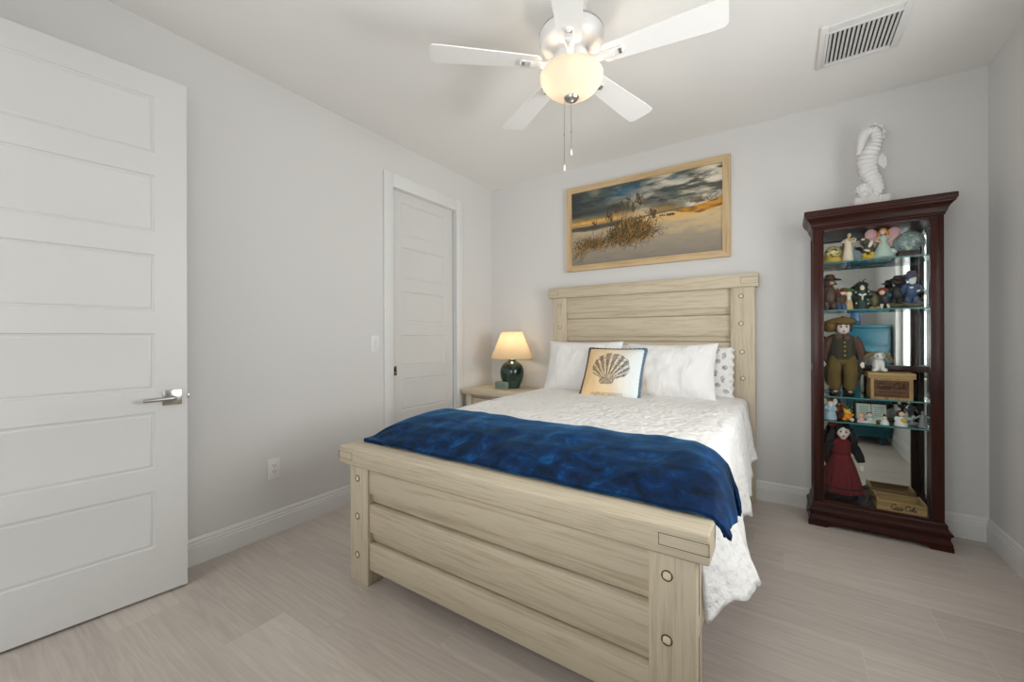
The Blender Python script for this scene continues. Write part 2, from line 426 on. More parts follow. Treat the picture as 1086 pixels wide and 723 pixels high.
# window in the right wall (seen in the cabinet mirror, main daylight)
wn = thing('window_1', 'white framed window in the right wall, reflected in the cabinet', 'window', (W, (WIN_Y0 + WIN_Y1) / 2, WIN_Z0), kind='structure')
mb = MB(); fw_ = 0.05
for (a, b2, c, d2) in ((WIN_Y0, WIN_Y0 + fw_, WIN_Z0, WIN_Z1), (WIN_Y1 - fw_, WIN_Y1, WIN_Z0, WIN_Z1), (WIN_Y0, WIN_Y1, WIN_Z0, WIN_Z0 + fw_), (WIN_Y0, WIN_Y1, WIN_Z1 - fw_, WIN_Z1), (WIN_Y0, WIN_Y1, 1.58, 1.62)):
    mb.box(W + .05, W + .09, a, b2, c, d2, .004)
mb.build('window_frame', 'trim', wn)
for (a, b2) in ((WIN_Z0 + fw_, 1.58), (1.62, WIN_Z1 - fw_)): MB().box(W + .068, W + .072, WIN_Y0 + fw_, WIN_Y1 - fw_, a, b2).build('window_pane', 'pane', wn)
mb = MB(); mb.box(W - .03, W + .05, WIN_Y0 - .03, WIN_Y1 + .03, WIN_Z0 - .025, WIN_Z0, .004); mb.build('window_sill', 'trim', wn)

w2 = thing('added_window_2', 'white framed window added behind the viewer to light the room', 'window', ((FWX0 + FWX1) / 2, YF, FWZ0), kind='structure')  # unseen window, put in to carry the camera-side daylight
mb = MB()
for (a, b2, c, d2) in ((FWX0, FWX0 + fw_, FWZ0, FWZ1), (FWX1 - fw_, FWX1, FWZ0, FWZ1), (FWX0, FWX1, FWZ0, FWZ0 + fw_), (FWX0, FWX1, FWZ1 - fw_, FWZ1), (FWX0, FWX1, 1.56, 1.60)):
    mb.box(a, b2, YF - .09, YF - .05, c, d2, .004)
mb.build('window_frame', 'trim', w2)
for (a, b2) in ((FWZ0 + fw_, 1.56), (1.60, FWZ1 - fw_)): MB().box(FWX0 + fw_, FWX1 - fw_, YF - .072, YF - .068, a, b2).build('window_pane', 'pane', w2)
MB().box(FWX0 - .03, FWX1 + .03, YF - .05, YF + .025, FWZ0 - .025, FWZ0, .004).build('window_sill', 'trim', w2)

# closet door casing and pocket door in the left wall
mb = MB(); CB = 0.018
mb.box(0, CB, -1.43, -1.34, 0, 2.535, .004); mb.box(0, CB, -0.575, -0.485, 0, 2.535, .004); mb.box(0, CB, -1.34, -0.575, 2.425, 2.535, .004)
mb.box(-.085, 0, -1.345, -1.339, 0, 2.43); mb.box(-.085, 0, -0.577, -0.572, 0, 2.43); mb.box(-.085, .001, -1.34, -0.575, 2.424, 2.43)
tag(mb.build('trim_1', 'trim', smooth=30), 'white flat casing around the closet pocket door', 'trim', kind='structure')


def panel_door(mb, w, h, t, panels, stile):
    """slab in local x 0..w, z 0..h, front face at y=0 facing -y, back at y=t; recessed panels"""
    def face(yf, sgn):
        xs0, xs1 = stile, w - stile
        zs = [0.0]
        for a, b3 in panels: zs += [a, b3]
        zs.append(h)
        mb.add([(0, yf, 0), (xs0, yf, 0), (xs0, yf, h), (0, yf, h)], [(0, 1, 2, 3)])
        mb.add([(xs1, yf, 0), (w, yf, 0), (w, yf, h), (xs1, yf, h)], [(0, 1, 2, 3)])
        for i in range(0, len(zs) - 1, 2):
            mb.add([(xs0, yf, zs[i]), (xs1, yf, zs[i]), (xs1, yf, zs[i + 1]), (xs0, yf, zs[i + 1])], [(0, 1, 2, 3)])
        prof = [(0, 0), (.003, .006), (.010, .0075), (.013, .0045), (.020, .003), (.022, .0035)]
        for a, b3 in panels:
            rings = []
            for ins, dep in prof:
                rings.append([(xs0 + ins, yf + sgn * dep, a + ins), (xs1 - ins, yf + sgn * dep, a + ins), (xs1 - ins, yf + sgn * dep, b3 - ins), (xs0 + ins, yf + sgn * dep, b3 - ins)])
            vs = [p for r in rings for p in r]; fs = []
            for i in range(len(rings) - 1):
                for k in range(4): fs.append((4 * i + k, 4 * i + (k + 1) % 4, 4 * i + 4 + (k + 1) % 4, 4 * i + 4 + k))
            e = 4 * (len(rings) - 1); fs.append((e, e + 1, e + 2, e + 3)); mb.add(vs, fs)
    face(0, 1); face(t, -1)
    mb.add([(0, 0, 0), (w, 0, 0), (w, t, 0), (0, t, 0)], [(0, 1, 2, 3)]); mb.add([(0, 0, h), (w, 0, h), (w, t, h), (0, t, h)], [(0, 1, 2, 3)])
    mb.add([(0, 0, 0), (0, t, 0), (0, t, h), (0, 0, h)], [(0, 1, 2, 3)]); mb.add([(w, 0, 0), (w, t, 0), (w, t, h), (w, 0, h)], [(0, 1, 2, 3)])
    return mb


PAN = []
zt = 0.2215
for k in range(6): PAN.append((zt, zt + .263)); zt += .263 + .1055

d2 = thing('door_2', 'white six-panel pocket door recessed in the left wall casing', 'door', (-.045, -1.335, 0.0), kind='structure')
mb = panel_door(MB(), .745, 2.4185, .036, PAN, .11)
# local x -> world +y, front (-y local) -> world +x
mb.xf(Matrix(((0, -1, 0, -.03), (1, 0, 0, -1.335), (0, 0, 1, 0.006), (0, 0, 0, 1))))
mb.build('door_slab', 'door', d2, smooth=20)
mb = MB(); mb.box(-.030, -.0275, -1.327, -1.271, .895, .975, .001); pl = mb.build('flush_pull', 'chrome', d2); pl['label'] = 'square chrome flush pull'
mb = MB(); mb.box(-.0276, -.0268, -1.316, -1.282, .925, .965, .0005); mb.box(-.0276, -.0268, -1.316, -1.282, .905, .918, .0005); mb.build('pull_recess', 'dark_gap', pl)

# open entry door at left
HX, HY = 0.108, -3.569
d1 = thing('door_1', 'open white six-panel entry door in the left foreground', 'door', (HX, HY, 0), kind='structure')
d1.rotation_euler = (0, 0, PI / 2 - math.radians(6.354))
DW, DTH = .812, .036
mb = panel_door(MB(), DW, 2.432, DTH, PAN, .12); mb.xf(Matrix.Translation((0, 0, .012)))
mb.build('door_slab', 'door', d1, world=False, smooth=20)
hx, hz = DW - .058, .929
mb = MB(); mb.box(hx - .036, hx + .036, -.009, 0, hz - .036, hz + .036, .002)
hd = mb.build('handle_rosette', 'chrome', d1, world=False); hd['label'] = 'square satin nickel rosette'
mb = MB(); mb.tube([(hx, -.008, hz), (hx, -.045, hz), (hx - .004, -.052, hz), (hx - .014, -.055, hz), (hx - .11, -.055, hz - .002)], [.011, .0105, .0105, .0095, .0085], 14)
mb.build('lever', 'steel_dark', hd, world=False)
mb = MB(); mb.box(DW, DW + .011, .010, .024, hz - .012, hz + .012, .002); mb.build('latch_bolt', 'steel_dark', d1, world=False)
mb = MB()
for z in (.25, 1.2, 2.2): mb.lathe([(.008, z - .045), (.008, z + .045)], 12, (-.004, DTH * .5, 0))
mb.build('hinge', 'chrome', d1, world=False)
mb = MB(); CW = .09
mb.box(DOOR_X1, DOOR_X1 + CW, YF, YF + .018, 0, DOOR_H + CW, .003); mb.box(DOOR_X0 - .09, DOOR_X1, YF, YF + .018, DOOR_H, DOOR_H + CW, .003)
tag(mb.build('trim_2', 'trim', smooth=30), 'white casing around the entry doorway behind the viewer', 'trim', kind='structure')
mb = MB(); mb.box(-T - .6, -T - .5, YF - 1.2, YF - T, 0, CEIL); mb.box(W + T - 1.5, W + T - 1.4, YF - 1.2, YF - T, 0, CEIL)
# (hallway is open beyond the doorway)

# light switch and wall outlet
sw = thing('light_switch', 'white rocker light switch beside the closet door casing', 'switch', (0, -1.51, 1.10))
mb = MB(); mb.box(0, .006, -1.549, -1.471, 1.098, 1.223, .003); mb.build('wall_plate', 'white_plastic', sw)
mb = MB(); mb.add([(.006, -1.527, 1.127), (.006, -1.493, 1.127), (.006, -1.493, 1.194), (.006, -1.527, 1.194), (.012, -1.526, 1.128), (.012, -1.494, 1.128), (.0075, -1.494, 1.193), (.0075, -1.526, 1.193)],
                  [(0, 1, 5, 4), (1, 2, 6, 5), (2, 3, 7, 6), (3, 0, 4, 7), (4, 5, 6, 7)]); mb.build('rocker', 'trim', sw)
ou = thing('wall_outlet', 'white duplex power outlet low on the left wall', 'outlet', (0, -2.261, .337))
mb = MB(); mb.box(0, .006, -2.299, -2.223, .339, .466, .003); mb.build('wall_plate', 'white_plastic', ou)
mb = MB(); mb.box(.006, .009, -2.279, -2.243, .364, .441, .002); rc = mb.build('receptacle', 'white_plastic', ou)
mb = MB()
for zc in (.385, .421):
    mb.box(.0088, .0094, -2.270, -2.267, zc - .002, zc + .008); mb.box(.0088, .0094, -2.256, -2.253, zc - .002, zc + .007); mb.lathe([(.0026, 0), (.0026, .0006)], 10, (0, 0, 0)) if False else mb.box(.0088, .0094, -2.264, -2.259, zc - .011, zc - .006)
mb.build('slot', 'dark_gap', rc)

# ceiling vent
VX, VY = 2.968, -.716
ve = thing('ceiling_vent', 'white slatted air vent in the ceiling above the cabinet', 'vent', (VX, VY, CEIL))
vx0, vx1, vy0, vy1 = 2.79, 3.146, -.915, -.525
ix0, ix1, iy0, iy1 = 2.828, 3.112, -.856, -.562
mb = MB()
for q in ((vx0, ix0, vy0, vy1), (ix1, vx1, vy0, vy1), (ix0, ix1, vy0, iy0), (ix0, ix1, iy1, vy1)): mb.box(q[0], q[1], q[2], q[3], CEIL - .012, CEIL, .003)
for q in ((ix0 - .012, ix0, iy0 - .012, iy1 + .012), (ix1, ix1 + .012, iy0 - .012, iy1 + .012), (ix0, ix1, iy0 - .012, iy0), (ix0, ix1, iy1, iy1 + .012)): mb.box(q[0], q[1], q[2], q[3], CEIL - .017, CEIL - .010, .002)
mb.build('vent_frame', 'fan_white', ve)
mb = MB(); mb.box(ix0, ix1, iy0, iy1, CEIL - .003, CEIL - .001); mb.build('vent_backing', 'dark_gap', ve)
NS = 15
for k in range(NS):
    xc = ix0 + (k + .5) * (ix1 - ix0) / NS
    mb = MB(); mb.box(-.0055, .0055, iy0 + .001, iy1 - .001, -.0012, .0012)
    mb.xf(Matrix.Translation((xc, 0, CEIL - .0085)) @ Matrix.Rotation(math.radians(35), 4, 'Y'))
    mb.build('slat', 'fan_white', ve, smooth=0)

# ================================================================== BED
FY = -2.283                                   # footboard front
bed = thing('bed', 'whitewashed oak plank bed with pegged posts', 'bed', (1.62, -1.15, 0))
# headboard
HXL, HXR, HY0, HY1 = 0.80, 2.455, -.095, -.022


def board_stack(x0, x1, yf, yb, planks, recess, mat, name, par, bev=.004):
    mb = MB()
    for a, b3 in planks: mb.box(x0, x1, yf, yb, a, b3, bev)
    z0 = min(p[0] for p in planks); z1 = max(p[1] for p in planks)
    mb.box(x0, x1, yf + recess, yb - .001, z0 + .005, z1 - .005)
    return mb.build(name, mat, par)


def lap_recess(mb, x0, x1, yf, z0, z1, dep):
    """sloped board between two planks: flush at its top, deep at its foot"""
    mb.add([(x0, yf + dep * .6, z1), (x1, yf + dep * .6, z1), (x1, yf + dep, z0 + .007), (x0, yf + dep, z0 + .007)], [(0, 1, 2, 3)])


def pegs(par, spots, yf, r=.0165):
    for (x, z) in spots:
        mb = MB(); mb.lathe([(r, 0), (r, .0016), (r * .80, .0016), (r * .80, 0)], 24, cap=False)
        mb.xf(Matrix.Translation((x, yf - .0004, z)) @ Matrix.Rotation(PI / 2, 4, 'X')); ring = mb.build('bolt', 'oak_groove', par)
        mb = MB(); mb.box(-r * .62, r * .62, -.0022, 0, -r * .62, r * .62, .0008); mb.xf(Matrix.Translation((x, yf, z)) @ Matrix.Rotation(math.radians(8), 4, 'Y'))
        mb.build('peg', 'oak_peg', ring)


def end_mark(par, x0, x1, z0, z1, yf):
    mb = MB(); t = .0016
    for q in ((x0, x1, z0, z0 + t), (x0, x1, z1 - t, z1), (x0, x0 + t, z0, z1), (x1 - t, x1, z0, z1)): mb.box(q[0], q[1], yf - .0006, yf + .001, q[2], q[3])
    mb.build('joint_outline', 'oak_groove', par)


def layered_post(x0, x1, y0, y1, z0, z1, name, par, blocks):
    """post of a thick face board and a back board with a recessed core"""
    mb = MB(); t = (y1 - y0)
    mb.box(x0, x1, y0, y0 + t * .42, z0, z1, .003); mb.box(x0, x1, y0 + t * .72, y1, z0, z1, .003); mb.box(x0 + .014, x1 - .014, y0 + .01, y1 - .01, z0 + .02, z1 - .005)
    for a, b3 in blocks: mb.box(x0 + .002, x1 - .002, y0 + .008, y1 - .008, a, b3, .002)
    return mb.build(name, 'oak_z', par)


hp1 = layered_post(HXL, .938, HY0, HY1, 0, 1.572, 'headboard_post', bed, ((.0, .12), (.78, .84), (1.15, 1.2)))
hp2 = layered_post(2.298, HXR, HY0, HY1, 0, 1.572, 'headboard_post', bed, ((.0, .12), (.62, .66), (.90, .92), (1.19, 1.21), (1.36, 1.38)))
pegs(hp1, [(.874, 1.503), (.873, 1.299), (.873, 1.09)], HY0); pegs(hp2, [(2.367, 1.507), (2.366, 1.304), (2.372, 1.095), (2.377, .90)], HY0)
HP = [(.30, .66), (.71, 1.165), (1.213, 1.371), (1.428, 1.5755)]
mb = MB()
for a, b3 in HP: mb.box(.938, 2.298, -.076, -.03, a, b3, .003)
for (a, b3) in ((1.371, 1.428), (1.165, 1.213), (.66, .71)): lap_recess(mb, .938, 2.298, -.076, a, b3, .021)
mb.box(.938, 2.298, -.036, -.03, .3, 1.57); mb.build('headboard_panel', 'oak_x', bed)
mb = MB(); mb.box(.755, 2.478, -.107, -.018, 1.572, 1.672, .005); hc = mb.build('headboard_cap', 'oak_x', bed)
end_mark(hc, 2.365, 2.477, 1.597, 1.645, -.107); end_mark(hc, .757, .86, 1.597, 1.645, -.107)
# footboard
FB = -2.195
fp1 = layered_post(.808, .946, FY, FB, 0, .575, 'footboard_post', bed, ((0, .05), (.325, .385)))
fp2 = layered_post(2.286, 2.42, FY, FB, 0, .575, 'footboard_post', bed, ((0, .12), (.325, .385)))
pegs(fp1, [(.869, .513), (.868, .326), (.867, .135)], FY); pegs(fp2, [(2.34, .508), (2.339, .318), (2.339, .127)], FY)
mb = MB()
for a, b3 in ((.078, .208), (.262, .397), (.450, .580)): mb.box(.946, 2.286, FY + .010, FB - .012, a, b3, .003)
for a, b3 in ((.208, .262), (.397, .450)): lap_recess(mb, .946, 2.286, FY + .010, a, b3, .024)
mb.box(.946, 2.286, FY + .062, FB - .013, .085, .575); mb.build('footboard_panel', 'oak_x', bed)
mb = MB(); mb.box(.732, 2.456, FY - .012, -2.168, .572, .661, .008, 3); fc = mb.build('footboard_cap', 'oak_x', bed)
end_mark(fc, 2.318, 2.4555, .600, .636, FY - .012); end_mark(fc, .7325, .84, .600, .636, FY - .012)
for x in (.83, 2.36):
    mb = MB(); mb.box(x, x + .025, FB + .001, HY0 - .001, .18, .36, .004); mb.build('side_rail', 'oak_y', bed)
for k in range(7):
    y = -2.0 + k * .29
    mb = MB(); mb.box(.856, 2.359, y, y + .07, .20, .222, .002); mb.build('slat', 'oak_x', bed)

# mattress on the slats
mt = thing('mattress', 'white mattress and box spring under the coverlet', 'mattress', (1.61, -1.13, .222))
mb = MB(); mb.box(.875, 2.345, -2.10, -.115, .222, .46, .03, 3); mb.build('box_spring', 'sheet', mt)
mb = MB(); mb.box(.90, 2.325, -2.04, -.135, .46, .722, .06, 4); mb.build('mattress_core', 'sheet', mt)

# quilted coverlet
m, nt, b = new_mat('white_matelasse_coverlet')
tc = nt.nodes.new('ShaderNodeTexCoord')
v1 = nt.nodes.new('ShaderNodeTexVoronoi'); v1.inputs['Scale'].default_value = 34; v1.feature = 'SMOOTH_F1'
n1 = nt.nodes.new('ShaderNodeTexNoise'); n1.inputs['Scale'].default_value = 9; n1.inputs['Detail'].default_value = 5
n3 = nt.nodes.new('ShaderNodeTexNoise'); n3.inputs['Scale'].default_value = 120; n3.inputs['Detail'].default_value = 2
for q in (v1, n1, n3): nt.links.new(tc.outputs['Object'], q.inputs['Vector'])
a1 = nt.nodes.new('ShaderNodeMath'); a1.operation = 'ADD'; nt.links.new(v1.outputs['Distance'], a1.inputs[0]); nt.links.new(n1.outputs['Fac'], a1.inputs[1])
a2 = nt.nodes.new('ShaderNodeMath'); a2.operation = 'MULTIPLY_ADD'; a2.inputs[1].default_value = .3; nt.links.new(n3.outputs['Fac'], a2.inputs[0]); nt.links.new(a1.outputs[0], a2.inputs[2])
bp = nt.nodes.new('ShaderNodeBump'); bp.inputs['Strength'].default_value = 1.0; bp.inputs['Distance'].default_value = .011
nt.links.new(a2.outputs[0], bp.inputs['Height']); nt.links.new(bp.outputs['Normal'], b.inputs['Normal'])
b.inputs['Base Color'].default_value = (.80, .79, .77, 1); b.inputs['Roughness'].default_value = .92; b.inputs['Specular IOR Level'].default_value = .1
M['coverlet'] = m


def lerp(a, b3, t): return a + (b3 - a) * t


def interp(x, xs, ys):
    return float(np.interp(x, xs, ys))


CY0, CY1 = -.125, -2.155


def coverlet_pt(u, v):
    y = lerp(CY0, CY1, v)
    ztop = interp(-y, [0.1, .9, 1.45, 1.7, 1.9, 2.0, 2.07, 2.16], [.770, .772, .764, .752, .745, .728, .690, .63])
    s = (u - .5) * 2                              # -1 left hem .. 1 right hem
    xc, half = 1.61, .735
    k = abs(s); right = s > 0
    topf = .70
    if k < topf:
        x = xc + math.copysign(half * (k / topf), s); z = ztop
        z += .008 * nz(x * 3, y * 3) + .004 * nz(x * 11, y * 11, 3)
        e = max(0, (k / topf - .9) / .1); z -= .012 * e * e
        return (x, y, z)
    t = (k - topf) / (1 - topf)                   # 0..1 down the side
    if right:
        hem = interp(-y, [.1, .5, 1.0, 1.6, 1.95, 2.05, 2.16], [.47, .36, .27, .27, .36, .36, .30])
        out = interp(-y, [.1, .6, 1.4, 1.85, 2.0, 2.16], [.105, .12, .13, .20, .195, .075])
    else:
        hem = interp(-y, [.1, .5, 1.0, 2.16], [.44, .36, .33, .34]); out = interp(-y, [.1, 1.0, 2.16], [.09, .10, .10])
    hem += .018 * math.sin(y * 26) * (1 if right else .5) + .02 * nz(y * 6, 3.3)
    L = ztop - hem
    # rounded shoulder then hanging, flaring outward
    z = ztop - .012 - L * (t ** 1.25) if t > 0 else ztop
    z = ztop - .012 - (L - .012) * (1 - math.cos(t * PI / 2) ** 1.0 if t < .25 else (1 - math.cos(.25 * PI / 2)) + (t - .25) / .75 * math.cos(.25 * PI / 2))
    o = .055 * min(1, math.sin(min(1, t / .3) * PI / 2)) + (out - .055) * max(0, (t - .1) / .9) ** 1.2
    rip = .012 * math.sin(y * 17 + 1.1) + .010 * math.sin(y * 29 + .4) + .018 * nz(y * 5, 1.7)
    o += rip * t * (1.0 if -y < 1.9 else .5) + .006 * nz(y * 14, z * 14, 5)
    x = xc + math.copysign(half + max(.0, o), s)
    return (x, y, z)


mb = MB(); mb.grid(coverlet_pt, 150, 150)
tag(mb.build('coverlet', 'coverlet', loc=(1.61, -1.13, .75), smooth=60, solid=.008), 'white quilted coverlet spread over the mattress', 'coverlet')

# blue throw blanket
m, nt, b = new_mat('blue_velvet_plush')
tc = nt.nodes.new('ShaderNodeTexCoord'); mp = nt.nodes.new('ShaderNodeMapping'); mp.inputs['Scale'].default_value = (4.5, 5.5, 4.5); nt.links.new(tc.outputs['Object'], mp.inputs['Vector'])
n1 = nt.nodes.new('ShaderNodeTexNoise'); n1.inputs['Scale'].default_value = 2.4; n1.inputs['Detail'].default_value = 7; n1.inputs['Roughness'].default_value = .66; n1.inputs['Distortion'].default_value = .5
nt.links.new(mp.outputs[0], n1.inputs['Vector'])
r = nt.nodes.new('ShaderNodeValToRGB'); nt.links.new(n1.outputs['Fac'], r.inputs['Fac'])
r.color_ramp.elements[0].position = .38; r.color_ramp.elements[0].color = lin(0, 17, 36)
r.color_ramp.elements[1].position = .84; r.color_ramp.elements[1].color = lin(12, 96, 158)
e = r.color_ramp.elements.new(.56); e.color = lin(0, 38, 80)
nt.links.new(r.outputs['Color'], b.inputs['Base Color'])
n2 = nt.nodes.new('ShaderNodeTexNoise'); n2.inputs['Scale'].default_value = 260; nt.links.new(tc.outputs['Object'], n2.inputs['Vector'])
bp = nt.nodes.new('ShaderNodeBump'); bp.inputs['Strength'].default_value = .35; bp.inputs['Distance'].default_value = .003
ax = nt.nodes.new('ShaderNodeMath'); ax.operation = 'MULTIPLY_ADD'; ax.inputs[1].default_value = 2.0; nt.links.new(n1.outputs['Fac'], ax.inputs[0]); nt.links.new(n2.outputs['Fac'], ax.inputs[2])
nt.links.new(ax.outputs[0], bp.inputs['Height']); nt.links.new(bp.outputs['Normal'], b.inputs['Normal'])
b.inputs['Roughness'].default_value = .75; b.inputs['Sheen Weight'].default_value = .35; b.inputs['Sheen Roughness'].default_value = .35
b.inputs['Sheen Tint'].default_value = (.10, .45, .9, 1); b.inputs['Specular IOR Level'].default_value = .2
M['velvet'] = m


def blanket_pt(u, v):
    # u: left end .. right end,  v: back edge .. front edge
    X0, XL, XR, S = .785, .90, 2.33, .27
    tot = (XR - X0) + S
    a = u * tot
    fold = .010 * nz(a * 4.2, v * 2.4, 2) + .006 * nz(a * 10, v * 6, 4)
    # profile across (y, z)
    P = [(-1.715, .766), (-1.722, .778), (-1.745, .785), (-1.83, .787), (-1.93, .779), (-2.03, .760), (-2.10, .730), (-2.155, .697), (-2.186, .680)]
    q = v * (len(P) - 1); i = min(int(q), len(P) - 2); f = q - i
    y = lerp(P[i][0], P[i + 1][0], f); z = lerp(P[i][1], P[i + 1][1], f)
    edge = min(1.0, v / .2) * min(1.0, (1 - v) / .12)
    z += fold * edge * 1.3; y += .006 * nz(a * 6, v * 3, 9) * (1 - edge)
    x = X0 + a
    if x < XL + .05:                               # left end rounding down over the mattress edge
        t = (XL + .05 - x) / (XL + .05 - X0)
        z -= .10 * t ** 1.8
        z = max(z, .680)
        ys = lerp(-1.715, -2.06, t ** 1.5); y = ys + (y + 1.715) / (-2.186 + 1.715) * (-2.186 - ys)
    if x > XR:                                     # right end draping over the side
        s = (x - XR) / S
        px = [0, .22, .45, .68, .85, 1.0]
        dx = interp(s, px, [0, .067, .122, .153, .163, .165]); dz = interp(s, px, [0, .006, .026, .070, .100, .122])
        x = XR + dx
        zt = lerp(z, .785, .25 * s) - dz * (1 - .25 * v)
        ys = interp(s, [0, .3, .6, 1], [-1.715, -1.78, -1.89, -1.98])
        y = ys + (y + 1.715) / (-2.186 + 1.715) * (-2.186 - .004 * max(0, s - .55) / .45 - ys)
        zt += .0 if v < .9 else .02 * s
        x += s * (1 - v * .7) * (.012 * math.sin(v * 15 + .5) + .005 * math.sin(v * 31))
        z = max(lerp(zt, .625, s ** 3), .61)
    return (x, y, z)


mb = MB(); mb.grid(blanket_pt, 170, 70)
tag(mb.build('throw_blanket', 'velvet', loc=(1.62, -1.92, .76), smooth=70, solid=.018), 'royal blue plush throw folded across the foot of the bed', 'blanket')


# pillows
def pillow_mesh(w, h, t, n=48, pinch=.07, wr=.012, seed=0, flange=0.0):
    mb = MB()
    def P(u, v, sgn):
        a = (u - .5) * 2; c = (v - .5) * 2
        thick = t * .5 * (max(0, (1 - abs(a) ** 2.6)) * max(0, (1 - abs(c) ** 2.6))) ** .55
        x = w / 2 * a * (1 - pinch * (1 - c * c) * abs(a)); z = h / 2 * c * (1 - pinch * (1 - a * a) * abs(c))
        wk = wr * nz(a * 2.2 + seed, c * 1.6, seed * 1.7) + wr * .5 * nz(a * 6 + seed, c * 4, 2.2)
        y = sgn * (thick + wk * min(1, thick / (t * .25)))
        return (x, y, z)
    mb.grid(lambda u, v: P(u, v, -1), n, n); k = n * n
    mb.grid(lambda u, v: P(u, v, 1), n, n)
    # stitch borders
    def idx(i, j): return j * n + i
    bd = [(i, 0) for i in range(n)] + [(n - 1, j) for j in range(1, n)] + [(i, n - 1) for i in range(n - 2, -1, -1)] + [(0, j) for j in range(n - 2, 0, -1)]
    for a, c in zip(bd, bd[1:] + bd[:1]):
        mb.f.append((idx(*a), idx(*c), k + idx(*c), k + idx(*a)))
    return mb


def place(mb, loc, lean=0.0, turn=0.0, roll=0.0):
    return mb.xf(Matrix.Translation(loc) @ Matrix.Rotation(turn, 4, 'Z') @ Matrix.Rotation(lean, 4, 'X') @ Matrix.Rotation(roll, 4, 'Y'))


def pillow_obj(name, label, mesh, mat, loc, **kw):
    place(mesh, loc, **kw)
    return tag(mesh.build(name, mat, loc=loc, smooth=70, fix=True), label, 'pillow', 'pillows on the bed')


# back shams then front pillows
pillow_obj('pillow', 'white sham tucked at the left behind the plump left pillow', pillow_mesh(.66, .38, .10, seed=5), 'pillow', (1.26, -.168, .955), lean=-math.radians(8))
# right sham with printed, ruffled end
M['sham'] = attr_mat('shell_print_sham', .9, .1, 90)
NP = 130


def sham_colors(n):
    rr = np.random.RandomState(9); U, V = np.meshgrid(np.linspace(0, 1, n), np.linspace(0, 1, n)); c = np.ones((n, n, 4)); c[..., :3] = (.79, .78, .765)
    for a, row in enumerate((.945, .865, .785)):
        for k in range(4):
            cu, cv = row + .012 * (-1) ** k, .14 + .23 * k + .115 * (a % 2); d = np.hypot((U - cu) / (.030 - .006 * (k % 2)), (V - cv) / (.046 + .020 * (k % 2)))
            sp2 = rr.rand(n, n); g = .24 + .16 * rr.rand(); m_ = (d < 1) & (sp2 > .25); c[m_, :3] = (g, g, g * 1.04)
    return np.stack([c, c]).reshape(-1, 4)


sm = pillow_mesh(.66, .38, .10, n=NP, seed=8)
sh = thing('pillow', 'white sham with grey shell print and ruffled edge behind the right pillow', 'pillow', (1.985, -.168, .940), 'pillows on the bed')
place(sm, (1.985, -.168, .940), lean=-math.radians(8)); sm.build('sham_body', 'sham', sh, smooth=70, colors=sham_colors(NP))
mb = MB()


def ruffle(u, v):
    z = lerp(-.175, .175, u); o = .045 * v
    return (.296 + o * .9 + .006 * math.sin(u * 40) * v, .014 * math.sin(u * 44 + 1) * v, z * (1 + .06 * v))


mb.grid(ruffle, 60, 6); place(mb, (1.985, -.168, .940), lean=-math.radians(8)); mb.build('ruffle', 'sheet', sh, solid=.003, smooth=70)
pillow_obj('pillow', 'plump white pillow at the left of the headboard', pillow_mesh(.68, .455, .19, seed=1, wr=.010), 'pillow', (1.205, -.342, .955), lean=-math.radians(17))
pillow_obj('pillow', 'wide white pillow right of the shell cushion', pillow_mesh(.655, .435, .19, seed=3, wr=.016), 'pillow', (1.912, -.342, .950), lean=-math.radians(17), roll=math.radians(-.5))

# shell cushion
N = 150
sp_ = pillow_mesh(.445, .43, .14, n=N, pinch=.05, wr=.006, seed=11)
uu, vv = np.meshgrid(np.linspace(0, 1, N), np.linspace(0, 1, N))
rs = np.random.RandomState(4)
cl = np.zeros((N, N, 3)); A_ = np.array(lin(233, 199, 148)[:3]); B2 = np.array(lin(222, 232, 236)[:3]); C2 = np.array(lin(236, 222, 196)[:3])
t1 = np.clip(uu * 1.5 + .25 * (vv - .5) - .12, 0, 1)[..., None]
cl = A_ * (1 - t1) + C2 * t1; t2 = np.clip((uu - .5) * 2.0, 0, 1)[..., None]; cl = cl * (1 - t2) + B2 * t2
hx_, hz_ = .46, .24
dx, dz = (uu - hx_), (vv - hz_)
ang = np.degrees(np.arctan2(dx, dz)) - 6; rad = np.hypot(dx, dz)
rim = (.585 + .02 * np.abs(np.sin(np.radians(ang * 9)))) * np.clip(np.cos(np.radians(ang)), .01, 1) ** .75
fan = (np.abs(ang) < 66) & (rad < rim) & (rad > .07)
rib = np.sin(np.radians(ang * 26)) ; spk = rs.rand(N, N)
ink = fan & ((rib > -.30) | (spk > .80)) & (spk > .16)
ink |= fan & (np.abs(rad - .36) < .010) & (spk > .4)
ink |= fan & (np.abs(rad - .48) < .008) & (spk > .3)
base_ = (np.abs(dx) < .13 - .6 * np.clip(-dz, 0, .2)) & (dz < .07) & (dz > -.05) & (spk > .35)
ink |= base_
dk = np.array(lin(52, 46, 50)[:3])
cl[ink] = dk * .85 + cl[ink] * .15
bot = (vv < .05) & (rs.rand(N, N) > .6) & (uu > .2) & (uu < .75); cl[bot] = cl[bot] * .4
col4 = np.ones((2, N, N, 4)); col4[0, ..., :3] = cl; col4[1, ..., :3] = A_
M['shell_print'] = attr_mat('shell_print_fabric', .85, .15)
SL = (1.539, -.515, .934)
shc = thing('cushion', 'tan and pale blue cushion printed with a scallop shell', 'cushion', SL, None)
kw = dict(lean=-math.radians(34), turn=math.radians(2.9), roll=0)
place(sp_, SL, **kw); sp_.build('cushion_cover', 'shell_print', shc, smooth=70, colors=col4.reshape(-1, 4))
rim_pts = []
